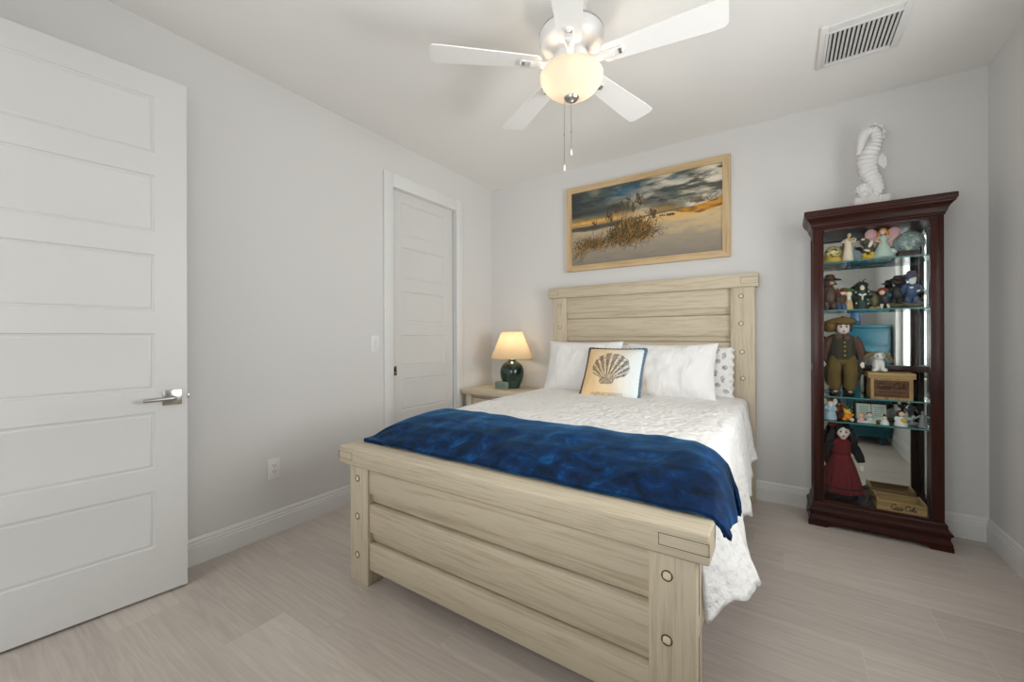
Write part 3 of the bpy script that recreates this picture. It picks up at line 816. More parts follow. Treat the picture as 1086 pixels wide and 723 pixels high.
for k in range(160):
    a = k / 160 * 4; i = int(a); f = a - i
    u, v = [(f, 0), (1, f), (1 - f, 1), (0, 1 - f)][i]
    a2, c2 = (u - .5) * 2, (v - .5) * 2
    rim_pts.append((.445 / 2 * a2 * (1 - .05 * (1 - c2 * c2) * abs(a2)), 0, .43 / 2 * c2 * (1 - .05 * (1 - a2 * a2) * abs(c2))))
m, nt, b = new_mat('slate_blue_trim')
tc = nt.nodes.new('ShaderNodeTexCoord'); sx = nt.nodes.new('ShaderNodeSeparateXYZ'); nt.links.new(tc.outputs['Generated'], sx.inputs[0])
r = nt.nodes.new('ShaderNodeValToRGB'); nt.links.new(sx.outputs['X'], r.inputs['Fac']); r.color_ramp.elements[0].color = lin(84, 74, 66); r.color_ramp.elements[0].position = .3
r.color_ramp.elements[1].color = lin(90, 116, 136); r.color_ramp.elements[1].position = .85; nt.links.new(r.outputs['Color'], b.inputs['Base Color']); b.inputs['Roughness'].default_value = .9
M['cushion_trim'] = m
mb = MB(); mb.tube(rim_pts, [.0125 + .002 * math.sin(k * 2.1) for k in range(160)], 8, closed=True); place(mb, SL, **kw); mb.build('cushion_trim', 'cushion_trim', shc, smooth=70)

# ================================================================== NIGHTSTAND, LAMP, BOX
NZ = .715
ns = thing('nightstand', 'whitewashed oak nightstand between bed and left wall', 'nightstand', (.40, -.29, 0))
mb = MB(); mb.box(.055, .715, -.555, -.03, NZ - .05, NZ, .006, 3); mb.build('table_top', 'oak_x', ns)
for x in (.085, .625):
    for y in (-.53, -.105):
        mb = MB(); mb.box(x, x + .06, y, y + .06, 0, NZ - .05, .004); mb.build('leg', 'oak_z', ns)
mb = MB(); mb.box(.10, .115, -.47, -.105, .12, NZ - .05, .002); mb.box(.655, .67, -.47, -.105, .12, NZ - .05, .002); mb.box(.145, .625, -.065, -.055, .12, NZ - .05); mb.box(.145, .625, -.50, -.06, .12, .14, .002); mb.box(.145, .625, -.5, -.48, .635, .665); mb.box(.145, .625, -.5, -.48, .385, .405)
mb.build('case', 'oak_x', ns)
for a, b3 in ((.145, .38), (.41, .63)):
    mb = MB(); mb.box(.15, .62, -.512, -.495, a, b3, .004); dr = mb.build('drawer', 'oak_x', ns)
    mb = MB(); mb.lathe([(.006, 0), (.006, .012), (.014, .018), (.012, .026), (0, .028)], 16); mb.xf(Matrix.Translation((.385, -.512, (a + b3) / 2)) @ Matrix.Rotation(PI / 2, 4, 'X')); mb.build('knob', 'steel_dark', dr)

LX, LY = .432, -.25
lp = thing('table_lamp', 'table lamp with green glazed jar base and cream shade', 'lamp', (LX, LY, NZ))
m, nt, b = new_mat('green_crackle_glaze')
tc = nt.nodes.new('ShaderNodeTexCoord'); n1 = nt.nodes.new('ShaderNodeTexNoise'); n1.inputs['Scale'].default_value = 9; n1.inputs['Detail'].default_value = 8; nt.links.new(tc.outputs['Object'], n1.inputs['Vector'])
r = nt.nodes.new('ShaderNodeValToRGB'); nt.links.new(n1.outputs['Fac'], r.inputs['Fac']); r.color_ramp.elements[0].position = .42; r.color_ramp.elements[0].color = lin(14, 32, 32); r.color_ramp.elements[1].position = .72; r.color_ramp.elements[1].color = lin(66, 90, 76)
nt.links.new(r.outputs['Color'], b.inputs['Base Color']); b.inputs['Roughness'].default_value = .12
M['glaze'] = m
mb = MB(); mb.lathe([(.066, 0), (.072, .004), (.078, .02), (.098, .065), (.112, .11), (.1165, .145), (.114, .18), (.104, .208), (.084, .233), (.060, .250), (.042, .258), (.038, .264), (.041, .272), (.036, .276), (0, .276)], 48, (LX, LY, NZ)); mb.build('lamp_base', 'glaze', lp)
mb = MB(); mb.lathe([(.012, .274), (.012, .30), (.018, .305), (.018, .35), (.010, .355), (0, .356)], 20, (LX, LY, NZ)); mb.build('socket', 'steel_dark', lp)
M['shade'] = translucent_mat('cream_linen_shade', (.80, .66, .46, 1), .62, weave=.12)
mb = MB(); mb.lathe([(.205, .288), (.100, .545)], 64, (LX, LY, NZ), cap=False); shd = mb.build('lamp_shade', 'shade', lp, smooth=60)
for (rr_, zz_) in ((.205, .288), (.100, .545)): MB().tube([(LX + rr_ * math.cos(2 * PI * k / 48), LY + rr_ * math.sin(2 * PI * k / 48), NZ + zz_) for k in range(48)], .0025, 6, True).build('shade_rim', 'shade', shd)
mb = MB(); mb.tube([(LX - .1, LY, NZ + .542), (LX + .1, LY, NZ + .542)], .002, 6); mb.tube([(LX, LY - .1, NZ + .542), (LX, LY + .1, NZ + .542)], .002, 6); mb.tube([(LX, LY, NZ + .35), (LX, LY + .04, NZ + .40), (LX, LY + .04, NZ + .49), (LX, LY, NZ + .545)], .002, 6); mb.build('harp', 'steel_dark', lp)
l = bpy.data.lights.new('lamp_bulb_light', 'POINT'); l.energy = LAMP_POWER; l.color = (1, .80, .56); l.shadow_soft_size = .03
lo = bpy.data.objects.new('lamp_bulb_light', l); lo.location = (0, 0, .42); lo.parent = lp; COL.objects.link(lo)

bx = thing('small_box', 'small grey-green block standing on the nightstand by the lamp', 'box', (.405, -.385, NZ))
M['sage'] = plain('sage_green_paint', lin(120, 136, 122), .6, var=.12, scale=60)
M['sage_dark'] = plain('sage_green_dark', lin(86, 102, 92), .6, var=.12, scale=60)
mb = MB(); mb.box(.34, .472, -.405, -.365, NZ, NZ + .07, .004); mb.build('block_body', 'sage', bx)
mb = MB()
for z in (.018, .033, .048): mb.box(.352, .460, -.4062, -.404, NZ + z, NZ + z + .006)
mb.build('band', 'sage_dark', bx)

# ================================================================== PICTURE
PX0, PX1, PZ0, PZ1 = .914, 2.292, 1.822, 2.605
pic = thing('framed_picture', 'framed beach dune photograph hung above the headboard', 'picture', ((PX0 + PX1) / 2, -.01, PZ0))
FW = .053
M['frame_x'] = wood('light_oak_frame', lin(198, 172, 132), lin(172, 143, 104), 'X', .5)
M['frame_z'] = wood('light_oak_frame_upright', lin(198, 172, 132), lin(172, 143, 104), 'Z', .5)


def frame_side(p, name, mat):
    # p: outer a, outer b, inner b, inner a (x,z)
    mb = MB(); vs = []
    for y in (-.035, -.002):
        for (x, z) in p: vs.append((x, y, z))
    mb.add(vs, [(0, 1, 2, 3), (4, 7, 6, 5), (0, 4, 5, 1), (1, 5, 6, 2), (2, 6, 7, 3), (3, 7, 4, 0)]); mb.build(name, mat, pic, smooth=0)


a, b2, c, d_ = PX0, PX1, PZ0, PZ1; i = FW
frame_side([(a, c), (b2, c), (b2 - i, c + i), (a + i, c + i)], 'frame_rail', 'frame_x'); frame_side([(a, d_), (b2, d_), (b2 - i, d_ - i), (a + i, d_ - i)], 'frame_rail', 'frame_x')
frame_side([(a, c), (a, d_), (a + i, d_ - i), (a + i, c + i)], 'frame_stile', 'frame_z'); frame_side([(b2, c), (b2, d_), (b2 - i, d_ - i), (b2 - i, c + i)], 'frame_stile', 'frame_z')
# printed photograph as a coloured grid
NU, NV = 540, 285
S_, T_ = np.meshgrid(np.linspace(0, 1, NU), np.linspace(0, 1, NV))
rs = np.random.RandomState(12)


def fbm(sx, sy, octs=5, seed=0):
    r = np.random.RandomState(seed); out = np.zeros_like(S_); amp = 1.0
    for o in range(octs):
        gx, gy = int(sx * 2 ** o) + 2, int(sy * 2 ** o) + 2
        g = r.rand(gy + 1, gx + 1); x = S_ * (gx - 1); y = T_ * (gy - 1); xi = x.astype(int); yi = y.astype(int); fx = x - xi; fy = y - yi
        fx = fx * fx * (3 - 2 * fx); fy = fy * fy * (3 - 2 * fy)
        out += amp * ((g[yi, xi] * (1 - fx) + g[yi, xi + 1] * fx) * (1 - fy) + (g[yi + 1, xi] * (1 - fx) + g[yi + 1, xi + 1] * fx) * fy - .5); amp *= .55
    return out


def mixc(A, B, t):
    t = np.clip(t, 0, 1)[..., None] if not np.isscalar(t) else t
    return A * (1 - t) + B * t


def RGB(*c): return np.array(lin(*c)[:3])


n_a = fbm(5, 8, 6, 1); n_b = fbm(8, 22, 6, 2)
skyc = mixc(np.ones((NV, NU, 3)) * RGB(92, 100, 94), RGB(200, 190, 160), (S_ - .25) * .75 + n_a * .8)
skyc = mixc(skyc, RGB(52, 60, 60), np.clip((.42 - S_) * 2.2, 0, 1) * np.clip((T_ - .66) * 4, 0, 1) * (.8 + n_b))
skyc = mixc(skyc, RGB(58, 64, 64), np.clip(n_b * 3.2 + .15, 0, 1) * .85)
skyc = mixc(skyc, RGB(222, 214, 198), np.clip(n_a * 2.6 - n_b * 1.2 - .1, 0, 1) * np.clip((S_ - .35) * 2.2, 0, 1))
bl = np.exp(-(((S_ - .42) / .13) ** 2 + ((T_ - .88) / .08) ** 2)); skyc = mixc(skyc, RGB(48, 98, 122), bl * (.9 + n_b))
bl = np.exp(-(((S_ - .75) / .05) ** 2 + ((T_ - .93) / .06) ** 2)); skyc = mixc(skyc, RGB(92, 124, 138), bl * .5)
gl = np.exp(-((T_ - .58) / .055) ** 2) * np.clip(1.15 - S_ * 1.25, 0, 1); skyc = mixc(skyc, RGB(226, 176, 92), gl * (.85 + n_b * .9))
dkb = np.exp(-((T_ - .70) / .06) ** 2) * np.clip(.8 - S_, 0, 1); skyc = mixc(skyc, RGB(58, 60, 56), dkb * 1.1)
hor = .515 + .055 * np.clip(S_ - .15, 0, 1) ** .8
img = skyc.copy()
sea = (T_ < hor) & (T_ > hor - .05); img[sea] = (mixc(np.ones((NV, NU, 3)) * RGB(70, 66, 58), RGB(120, 112, 92), n_b + .4))[sea]
sandtop = .47 + .16 * np.clip((S_ - .35) / .65, 0, 1) ** 1.3 - .02 * np.sin(S_ * 9)
n_s = fbm(16, 24, 4, 5)
sand = mixc(np.ones((NV, NU, 3)) * RGB(164, 152, 132), RGB(218, 190, 142), np.clip((T_ - .30) * 3.2 + (S_ - .4) * .6 + n_s * .6, 0, 1))
sand = mixc(sand, RGB(128, 122, 112), np.clip(1 - T_ * 3.5, 0, 1) * .8 + n_s * .2)
sm_ = T_ < sandtop; img[sm_] = sand[sm_]
gold = np.exp(-((T_ - sandtop + .05) / .05) ** 2) * np.clip((S_ - .42) * 3, 0, 1); img = np.where(sm_[..., None], mixc(img, RGB(222, 176, 96), gold * .75), img)
dune = sm_ & (T_ > sandtop - .10 * np.clip((S_ - .7) * 6, 0, 1)) & (S_ > .70); img[dune] = (mixc(np.ones((NV, NU, 3)) * RGB(206, 146, 44), RGB(130, 96, 34), n_s * 1.6 + .3))[dune]


def stroke(s0, t0, ln, ang, curve, colr, wd=1.0):
    n = int(ln * NU * 1.2) + 2
    for k in range(n):
        q = k / n; a_ = ang + curve * q
        s = s0 + ln * q * math.sin(a_) * .55; t = t0 + ln * q * math.cos(a_)
        x, y = int(s * NU), int(t * NV)
        for ddx in range(int(wd)):
            if 0 <= x + ddx < NU and 0 <= y < NV: img[y, x + ddx] = colr * (.8 + .4 * rs.rand())


GC = [RGB(86, 74, 32), RGB(52, 52, 28), RGB(150, 106, 38), RGB(38, 36, 22), RGB(176, 128, 48), RGB(74, 78, 36)]
for k in range(1100):
    s = rs.normal(.42, .065); t = rs.normal(.30 + (s - .4) * .15, .05); stroke(s, t, rs.uniform(.06, .20), rs.normal(.1, .45), rs.normal(.3, .5), GC[rs.randint(6)], 1 + (k % 2))
for k in range(520):
    s = rs.normal(.16, .07); t = rs.normal(.24, .035); stroke(s, t, rs.uniform(.04, .12), rs.normal(.1, .5), rs.normal(.2, .5), GC[rs.randint(6)], 1)
for k in range(90):
    s = rs.normal(.54, .05); t = rs.normal(.33, .04); stroke(s, t, rs.uniform(.03, .08), rs.normal(.3, .6), .3, GC[rs.randint(4)], 1)
for k in range(60):
    s = rs.uniform(.0, .12); t = rs.uniform(.05, .22); stroke(s, t, rs.uniform(.05, .12), rs.normal(.5, .3), .3, GC[rs.randint(5)], 1)
for (s, t, ln, an) in ((.40, .42, .36, .0), (.44, .44, .38, .12), (.36, .42, .30, -.25), (.32, .40, .26, -.4), (.47, .45, .33, .1), (.41, .42, .30, .2), (.38, .42, .33, -.1), (.15, .30, .26, .1), (.30, .40, .22, -.1), (.55, .42, .18, .2), (.58, .43, .16, .1)):
    stroke(s, t, ln, an, .25, RGB(70, 60, 34), 1)
    es = s + ln * math.sin(an + .12) * .55; et = t + ln * math.cos(an + .12)
    for k in range(26): stroke(es + rs.normal(0, .006), et - rs.uniform(0, .10), rs.uniform(.02, .05), rs.normal(-.5, .3), .2, RGB(110, 84, 44) if k % 2 else RGB(64, 48, 28), 2)
for k in range(50):
    s = rs.uniform(.80, 1.0); stroke(s, .60 + rs.uniform(-.02, .02), rs.uniform(.03, .09), rs.normal(.3, .3), .3, RGB(96, 70, 34), 1)
for k in range(40):
    s = rs.uniform(.63, .72); stroke(s, rs.uniform(.49, .51), .02, rs.normal(0, .8), .3, RGB(70, 64, 40), 2)
img *= (1 + .10 * (rs.rand(NV, NU, 1) - .5))
ptc = np.ones((NV, NU, 4)); ptc[..., :3] = np.clip(img, 0, 1) ** 1.12
mb = MB(); mb.grid(lambda u, v: (lerp(PX0 + FW - .004, PX1 - FW + .004, u), -.024, lerp(PZ0 + FW - .004, PZ1 - FW + .004, v)), NU, NV)
M['print'] = attr_mat('beach_photo_print', .45)
mb.build('print', 'print', pic, smooth=0, colors=ptc.reshape(-1, 4), solid=.006)

# ================================================================== CEILING FAN
FX, FYY, FZ = 1.787, -1.757, 2.512
fan_ = thing('ceiling_fan', 'white five-blade ceiling fan with lit glass bowl', 'ceiling fan', (FX, FYY, CEIL))
c0 = (FX, FYY, 0)
mb = MB(); mb.lathe([(.072, CEIL), (.072, CEIL - .012), (.066, CEIL - .035), (.045, CEIL - .055), (.018, CEIL - .062), (.018, CEIL - .13), (0, CEIL - .13)], 40, c0); mb.build('canopy', 'fan_white', fan_)
mb = MB(); mb.lathe([(.02, CEIL - .118), (.10, CEIL - .122), (.146, CEIL - .132), (.152, CEIL - .140), (.152, CEIL - .185), (.146, CEIL - .198), (.128, CEIL - .212), (.095, CEIL - .220), (.075, CEIL - .222), (.072, CEIL - .240), (0, CEIL - .240)], 56, c0); mb.build('motor_housing', 'fan_white', fan_)
mb = MB(); mb.lathe([(.1512, CEIL - .138), (.1530, CEIL - .141), (.1530, CEIL - .144), (.1512, CEIL - .147)], 56, c0, cap=False); mb.build('housing_band', 'steel_dark', fan_)
mb = MB(); mb.lathe([(.086, CEIL - .250), (.088, CEIL - .254), (.088, CEIL - .296), (.082, CEIL - .300), (.052, CEIL - .304), (.050, CEIL - .325), (.0, CEIL - .325)], 48, c0); mb.build('light_fitter', 'fan_white', fan_)
bowl = [(.130, -.318), (.142, -.323), (.1485, -.335), (.1475, -.352), (.139, -.374), (.122, -.396), (.098, -.415), (.070, -.430), (.045, -.438), (.030, -.441)]
M['bowl'] = translucent_mat('alabaster_glass_bowl', (.62, .53, .43, 1), .17, emit=.17, emit_col=(1.0, .79, .58, 1), weave=.08)
mb = MB(); mb.lathe([(r_, CEIL + z) for r_, z in bowl], 64, c0, cap=False); mb.build('glass_bowl', 'bowl', fan_, smooth=80)
mb = MB(); mb.lathe([(.034, -.437), (.036, -.441), (.030, -.450), (.012, -.456), (.008, -.462), (0, -.463)], 32, (FX, FYY, CEIL)); mb.build('finial', 'steel_dark', fan_)
mb = MB(); mb.tube([(FX, FYY, CEIL - .32), (FX, FYY, CEIL - .44)], .008, 10); mb.build('center_rod', 'steel_dark', fan_)
A0 = 221.0
for k in range(5):
    ang = math.radians(A0 + 72 * k); pitch = math.radians(-7.5)
    mb = MB()
    r0, r1 = .150, .665; nL, nW = 40, 9
    top = []

    def outline(t):
        return lerp(.050, .073, min(1, t * 1.15))
    vs = []; fs = []
    Lr = r1 - r0
    for q, zz in enumerate((-.003, .003)):
        for i in range(nL):
            t = i / (nL - 1); x = r0 + Lr * t; hw = outline(t)
            rc = .022
            if t * Lr < rc: hw -= rc - math.sqrt(max(0, rc * rc - (rc - t * Lr) ** 2))
            if (1 - t) * Lr < rc: hw -= rc - math.sqrt(max(0, rc * rc - (rc - (1 - t) * Lr) ** 2))
            for j in range(nW): vs.append((x, lerp(-hw, hw, j / (nW - 1)), zz))
    n = nL * nW
    for q in range(2):
        for i in range(nL - 1):
            for j in range(nW - 1):
                a = q * n + i * nW + j; fs.append((a, a + 1, a + nW + 1, a + nW))
    for i in range(nL - 1):
        for j in (0, nW - 1): a = i * nW + j; fs.append((a, a + nW, n + a + nW, n + a))
    for i in (0, nL - 1):
        for j in range(nW - 1): a = i * nW + j; fs.append((a, a + 1, n + a + 1, n + a))
    mb.add(vs, fs)
    Xb = Matrix.Translation((FX, FYY, FZ)) @ Matrix.Rotation(ang, 4, 'Z') @ Matrix.Rotation(pitch, 4, 'X')
    mb.xf(Xb); bl_ = mb.build('blade', 'blade_white', fan_, smooth=30)
    mb = MB()
    mb.tube([(.080, 0, .012), (.115, 0, -.006), (.150, 0, -.012), (.20, 0, -.010)], [.016, .015, .016, .020], 10)
    mb.box(.14, .245, -.021, .021, -.0125, -.003, .004); mb.tube([(.242, 0, -.009), (.248, 0, -.009)], [.014, .010], 10)
    mb.xf(Xb); br = mb.build('blade_bracket', 'fan_white', bl_, smooth=30)
    mb = MB(); mb.box(.226, .242, -.015, .015, -.0145, -.0118, .001); mb.xf(Xb); mb.build('bracket_screw', 'steel_dark', br)
for (dx, dy, zb) in ((-.028, -.02, 2.03), (.012, -.028, 2.09)):
    mb = MB(); mb.tube([(FX + dx * .9, FYY + dy, 2.352), (FX + dx, FYY + dy, 2.2), (FX + dx, FYY + dy, zb)], .0013, 6); pc = mb.build('pull_chain', 'steel_dark', fan_)
    mb = MB(); mb.lathe([(0, -.004), (.0055, 0), (.0055, .016), (.003, .028), (0, .03)], 12, (FX + dx, FYY + dy, zb - .024)); mb.build('chain_knob', 'fan_white', pc)
    mb = MB(); mb.lathe([(0, 0), (.003, .003), (.003, .010), (0, .013)], 8, (FX + dx, FYY + dy, 2.17)); mb.build('chain_link', 'steel_dark', pc)
for (dx, dy) in ((-.066, -.044), (.066, .044)):
    l = bpy.data.lights.new('fan_bulb_light', 'POINT'); l.energy = BOWL_POWER; l.color = (1, .86, .68); l.shadow_soft_size = .02
    lo = bpy.data.objects.new('fan_bulb_light', l); lo.location = (dx, dy, -.352); lo.parent = fan_; COL.objects.link(lo)
# ================================================================== CURIO CABINET
KX0, KX1, KY, KB = 2.785, 3.385, -.265, -.018
cab = thing('curio_cabinet', 'tall mahogany curio cabinet with glass front and mirrored back', 'cabinet', ((KX0 + KX1) / 2, (KY + KB) / 2, 0))


def mould_ring(prof, closed_top=True):
    """profile [(out, z)] mitred around left, front and right of the cabinet body"""
    mb = MB(); n = len(prof)
    for o, z in prof: mb.v += [(KX0 - o, KB, z), (KX0 - o, KY - o, z), (KX1 + o, KY - o, z), (KX1 + o, KB, z)]
    for i in range(n - 1):
        for k in range(4):
            a, c = 4 * i + k, 4 * i + (k + 1) % 4; mb.f.append((a, c, c + 4, a + 4))
    mb.f.append((3, 2, 1, 0)); mb.f.append((4 * (n - 1), 4 * (n - 1) + 1, 4 * (n - 1) + 2, 4 * (n - 1) + 3))
    return mb


mould_ring([(.0, 1.897), (.004, 1.900), (.004, 1.908), (.010, 1.914), (.012, 1.926), (.018, 1.942), (.028, 1.955), (.038, 1.964), (.039, 1.972), (.044, 1.977), (.045, 1.983), (.045, 2.004), (.042, 2.008)]).build('crown', 'mahog_x', cab, smooth=25)
bm_ = mould_ring([(.024, .024), (.026, .030), (.025, .045), (.018, .060), (.017, .072), (.021, .084), (.027, .089), (.027, .099), (.020, .104), (.013, .112), (.009, .128), (.009, .140), (.004, .147), (.0, .149)])
bm_.build('base', 'mahog_x', cab, smooth=25)
for (fx0, fx1) in ((KX0 - .028, KX0 + .12), (KX1 - .12, KX1 + .028)):
    mb = MB(); s_ = 1 if fx0 < KX0 else -1
    xs_ = [fx0 if s_ > 0 else fx1, (fx0 if s_ > 0 else fx1) + s_ * .148]
    pr = [(xs_[0], 0), (xs_[0] + s_ * .095, 0), (xs_[0] + s_ * .105, .012), (xs_[0] + s_ * .125, .016), (xs_[1], .026), (xs_[0], .026)]
    vs = [(x, KY - .028, z) for x, z in pr] + [(x, KY + .0, z) for x, z in pr]; n = len(pr)
    mb.add(vs, [tuple(range(n)), tuple(reversed(range(n, 2 * n)))] + [(i, (i + 1) % n, n + (i + 1) % n, n + i) for i in range(n)])
    mb.build('foot', 'mahog_x', cab, smooth=0)
    mb = MB(); mb.box(fx0, fx1, KB - .05, KB, 0, .026, .002); mb.build('foot', 'mahog_x', cab, smooth=0)
# door frame
GZ0, GZ1 = .156, 1.880; ST = .057
dfr = MB(); dfr.box(KX0 + .002, KX0 + ST, KY, KY + .022, .149, 1.898, .002); dfr.box(KX1 - ST, KX1 - .002, KY, KY + .022, .149, 1.898, .002)
dst = dfr.build('door_frame', 'mahog_z', cab)
for (za, zb) in ((GZ1, 1.898), (.149, GZ0 + .004)): MB().box(KX0 + ST, KX1 - ST, KY + .001, KY + .022, za, zb, .0015).build('door_rail', 'mahog_x', dst)
mb = MB(); mb.box(KX0 + ST - .006, KX1 - ST + .006, KY + .010, KY + .014, GZ0, GZ1 + .004); mb.build('door_glass', 'glass', dst, smooth=0)
# sides
for sx_ in (KX0, KX1):
    s_ = 1 if sx_ == KX0 else -1; xa, xb = (sx_, sx_ + .02) if s_ > 0 else (sx_ - .02, sx_)
    mb = MB(); mb.box(xa, xb, KY + .024, KY + .062, .149, 1.898, .001); mb.box(xa, xb, KB - .045, KB, .149, 1.898, .001); fr_ = mb.build('side_frame', 'mahog_z', cab)
    for (za, zb) in ((1.86, 1.898), (.149, .19), (.985, 1.022)): MB().box(xa, xb, KY + .062, KB - .045, za, zb, .001).build('side_rail', 'mahog_x', fr_)
    mb = MB(); mb.box(sx_ + s_ * .008, sx_ + s_ * .011, KY + .058, KB - .041, .18, 1.87); mb.build('side_glass', 'glass', fr_, smooth=0)
mb = MB(); mb.box(KX0 + .02, KX1 - .02, KB - .010, KB, .105, 1.90); mb.build('back_panel', 'mahog_dark', cab, smooth=0)
mb = MB(); mb.box(KX0 + .021, KX1 - .021, KB - .0135, KB - .0105, .107, 1.884); mb.build('back_mirror', 'mirror', cab, smooth=0)
mb = MB(); mb.box(KX0 + .02, KX1 - .02, KB - .030, KB - .014, .985, 1.022, .001); mb.build('back_rail', 'mahog_dark', cab)
KFZ = .110
mb = MB(); mb.box(KX0 + .004, KX1 - .004, KY + .024, KB - .014, .09, KFZ); mb.build('inside_floor', 'mahog_dark', cab, smooth=0)
mb = MB(); mb.box(KX0 + .004, KX1 - .004, KY + .024, KB - .014, 1.884, 1.897); mb.build('inside_top', 'mahog_dark', cab, smooth=0)
SHZ = [1.685, 1.378, .825, .667]
for z in SHZ:
    mb = MB(); mb.box(KX0 + .022, KX1 - .022, KY + .033, KB - .018, z - .008, z); s_ = mb.build('glass_shelf', 'shelf_glass', cab, smooth=0)
    mb = MB(); mb.box(KX0 + .022, KX1 - .022, KY + .0318, KY + .0329, z - .0078, z - .0002); mb.build('polished_edge', 'shelf_edge', s_, smooth=0)
    for x in (KX0 + .025, KX1 - .025):
        for y in (KY + .05, KB - .05): MB().box(x - .004, x + .004, y - .004, y + .004, z - .014, z - .0082, .001).build('shelf_pin', 'chrome', s_)

# ------------------------------------------------------------------ figurines
PAL = dict(cream=(232, 214, 190), tan=(206, 170, 120), skin=(232, 196, 172), porcelain=(240, 222, 212), white=(232, 230, 224), brown=(74, 46, 34), dkbrown=(48, 32, 26), black=(24, 22, 24), olive=(86, 84, 52),
           green=(74, 104, 48), dkgreen=(30, 48, 36), gold=(214, 176, 60), yellow=(240, 190, 50), orange=(226, 138, 30), pink=(218, 170, 170), aqua=(190, 208, 196), teal=(40, 150, 140), red=(150, 30, 36), rust=(120, 56, 40), blue=(60, 84, 120),
           ltblue=(176, 200, 214), pewter=(150, 152, 156), plum=(98, 84, 104), sand=(190, 160, 110), lip=(176, 50, 56), eye=(36, 26, 24), khaki=(120, 96, 54), moss=(66, 66, 50), umber=(88, 64, 54), cloth_red=(128, 26, 34), charcoal=(38, 38, 42))


def pal(n, rough=.5):
    k = 'fig_' + n
    if k not in M: M[k] = plain('glazed_' + n, lin(*PAL[n]), rough, var=.16, scale=120, bump=.15)
    return k


def prims(mb, c, lst, s=1.0):
    """('e', (x,y,z), (rx,ry,rz)[, euler deg]) ellipsoid; ('t', [pts], radii) tube; ('l', profile, (x,y,z)) lathe; ('b', x0,x1,y0,y1,z0,z1,bev)"""
    from mathutils import Euler
    for p in lst:
        if p[0] == 'e':
            r = Euler([math.radians(q) for q in p[3]]) if len(p) > 3 else None
            mb.ell([c[i] + p[1][i] * s for i in range(3)], [q * s for q in p[2]], r, 18, 10)
        elif p[0] == 't': mb.tube([[c[i] + q[i] * s for i in range(3)] for q in p[1]], [q * s for q in p[2]] if isinstance(p[2], (list, tuple)) else p[2] * s, 12)
        elif p[0] == 'l': mb.lathe([(r * s, z * s) for r, z in p[1]], 28, [c[i] + p[2][i] * s for i in range(3)], *(p[3] if len(p) > 3 else (1, 1)))
        elif p[0] == 'b': mb.box(c[0] + p[1] * s, c[0] + p[2] * s, c[1] + p[3] * s, c[1] + p[4] * s, c[2] + p[5] * s, c[2] + p[6] * s, (p[7] if len(p) > 7 else .001) * s)
    return mb


def figurine(name, label, cat, pos, parts, group=None, s=1.0):
    t = thing(name, label, cat, pos, group)
    for q in parts:
        o = prims(MB(), pos, q[2], s).build(q[0], q[1] if q[1] in M else pal(q[1]), t, smooth=50)
    return t


Z1, Z2, Z3, Z4 = SHZ
GF = 'figurines in the display cabinet'
# top shelf
m, nt, b = new_mat('gilded_globe_glass')
tc = nt.nodes.new('ShaderNodeTexCoord'); n1 = nt.nodes.new('ShaderNodeTexNoise'); n1.inputs['Scale'].default_value = 60; n1.inputs['Detail'].default_value = 4; nt.links.new(tc.outputs['Object'], n1.inputs['Vector'])
r = nt.nodes.new('ShaderNodeValToRGB'); nt.links.new(n1.outputs['Fac'], r.inputs['Fac']); r.color_ramp.elements[0].position = .36; r.color_ramp.elements[0].color = lin(86, 76, 30); r.color_ramp.elements[1].position = .66; r.color_ramp.elements[1].color = lin(236, 220, 150)
nt.links.new(r.outputs['Color'], b.inputs['Base Color']); b.inputs['Roughness'].default_value = .08
M['gold_glass'] = m
figurine('snow_globe', 'gold snow globe at the left end of the top glass shelf', 'snow globe', (2.897, -.15, Z1), [
    ('base', 'gold', [('l', [(.046, 0), (.048, .006), (.044, .012), (.046, .03), (.040, .036), (0, .036)], (0, 0, 0))]),
    ('globe', 'gold_glass', [('e', (0, 0, .068), (.045, .045, .044))])], GF)
figurine('lady_figurine', 'slim cream lady figurine holding a bird on the top shelf', 'figurine', (2.972, -.165, Z1), [
    ('gown', 'cream', [('l', [(.030, 0), (.030, .01), (.024, .06), (.018, .11), (.021, .135), (.014, .15), (0, .152)], (0, 0, 0)), ('t', [(-.018, 0, .138), (-.028, -.008, .128), (-.010, -.022, .128)], [.009, .008, .006]), ('t', [(.018, 0, .138), (.030, -.006, .125), (.038, -.016, .142)], [.008, .007, .005])]),
    ('head', 'skin', [('t', [(.002, 0, .145), (.004, 0, .16)], .006), ('e', (.006, -.004, .170), (.011, .013, .014))]),
    ('hair', 'brown', [('e', (.008, .003, .173), (.012, .012, .013)), ('e', (.014, .010, .166), (.007, .007, .007))]),
    ('bird', 'tan', [('e', (.014, -.026, .138), (.014, .008, .008), (0, -25, 0)), ('e', (.026, -.028, .145), (.006, .005, .005))])], GF)
figurine('oval_plaque', 'small pale blue oval plaque behind the cream lady', 'figurine', (3.022, -.10, Z1), [
    ('plaque', 'ltblue', [('e', (0, 0, .045), (.028, .007, .036))]), ('stand', 'tan', [('b', -.018, .018, -.012, .012, 0, .014, .003)])], GF)
wing = lambda sx_: [('e', (sx_ * .048, .016, .155), (.034, .007, .046), (0, sx_ * 22, 0)), ('e', (sx_ * .046, .016, .105), (.024, .006, .034), (0, -sx_ * 30, 0))]
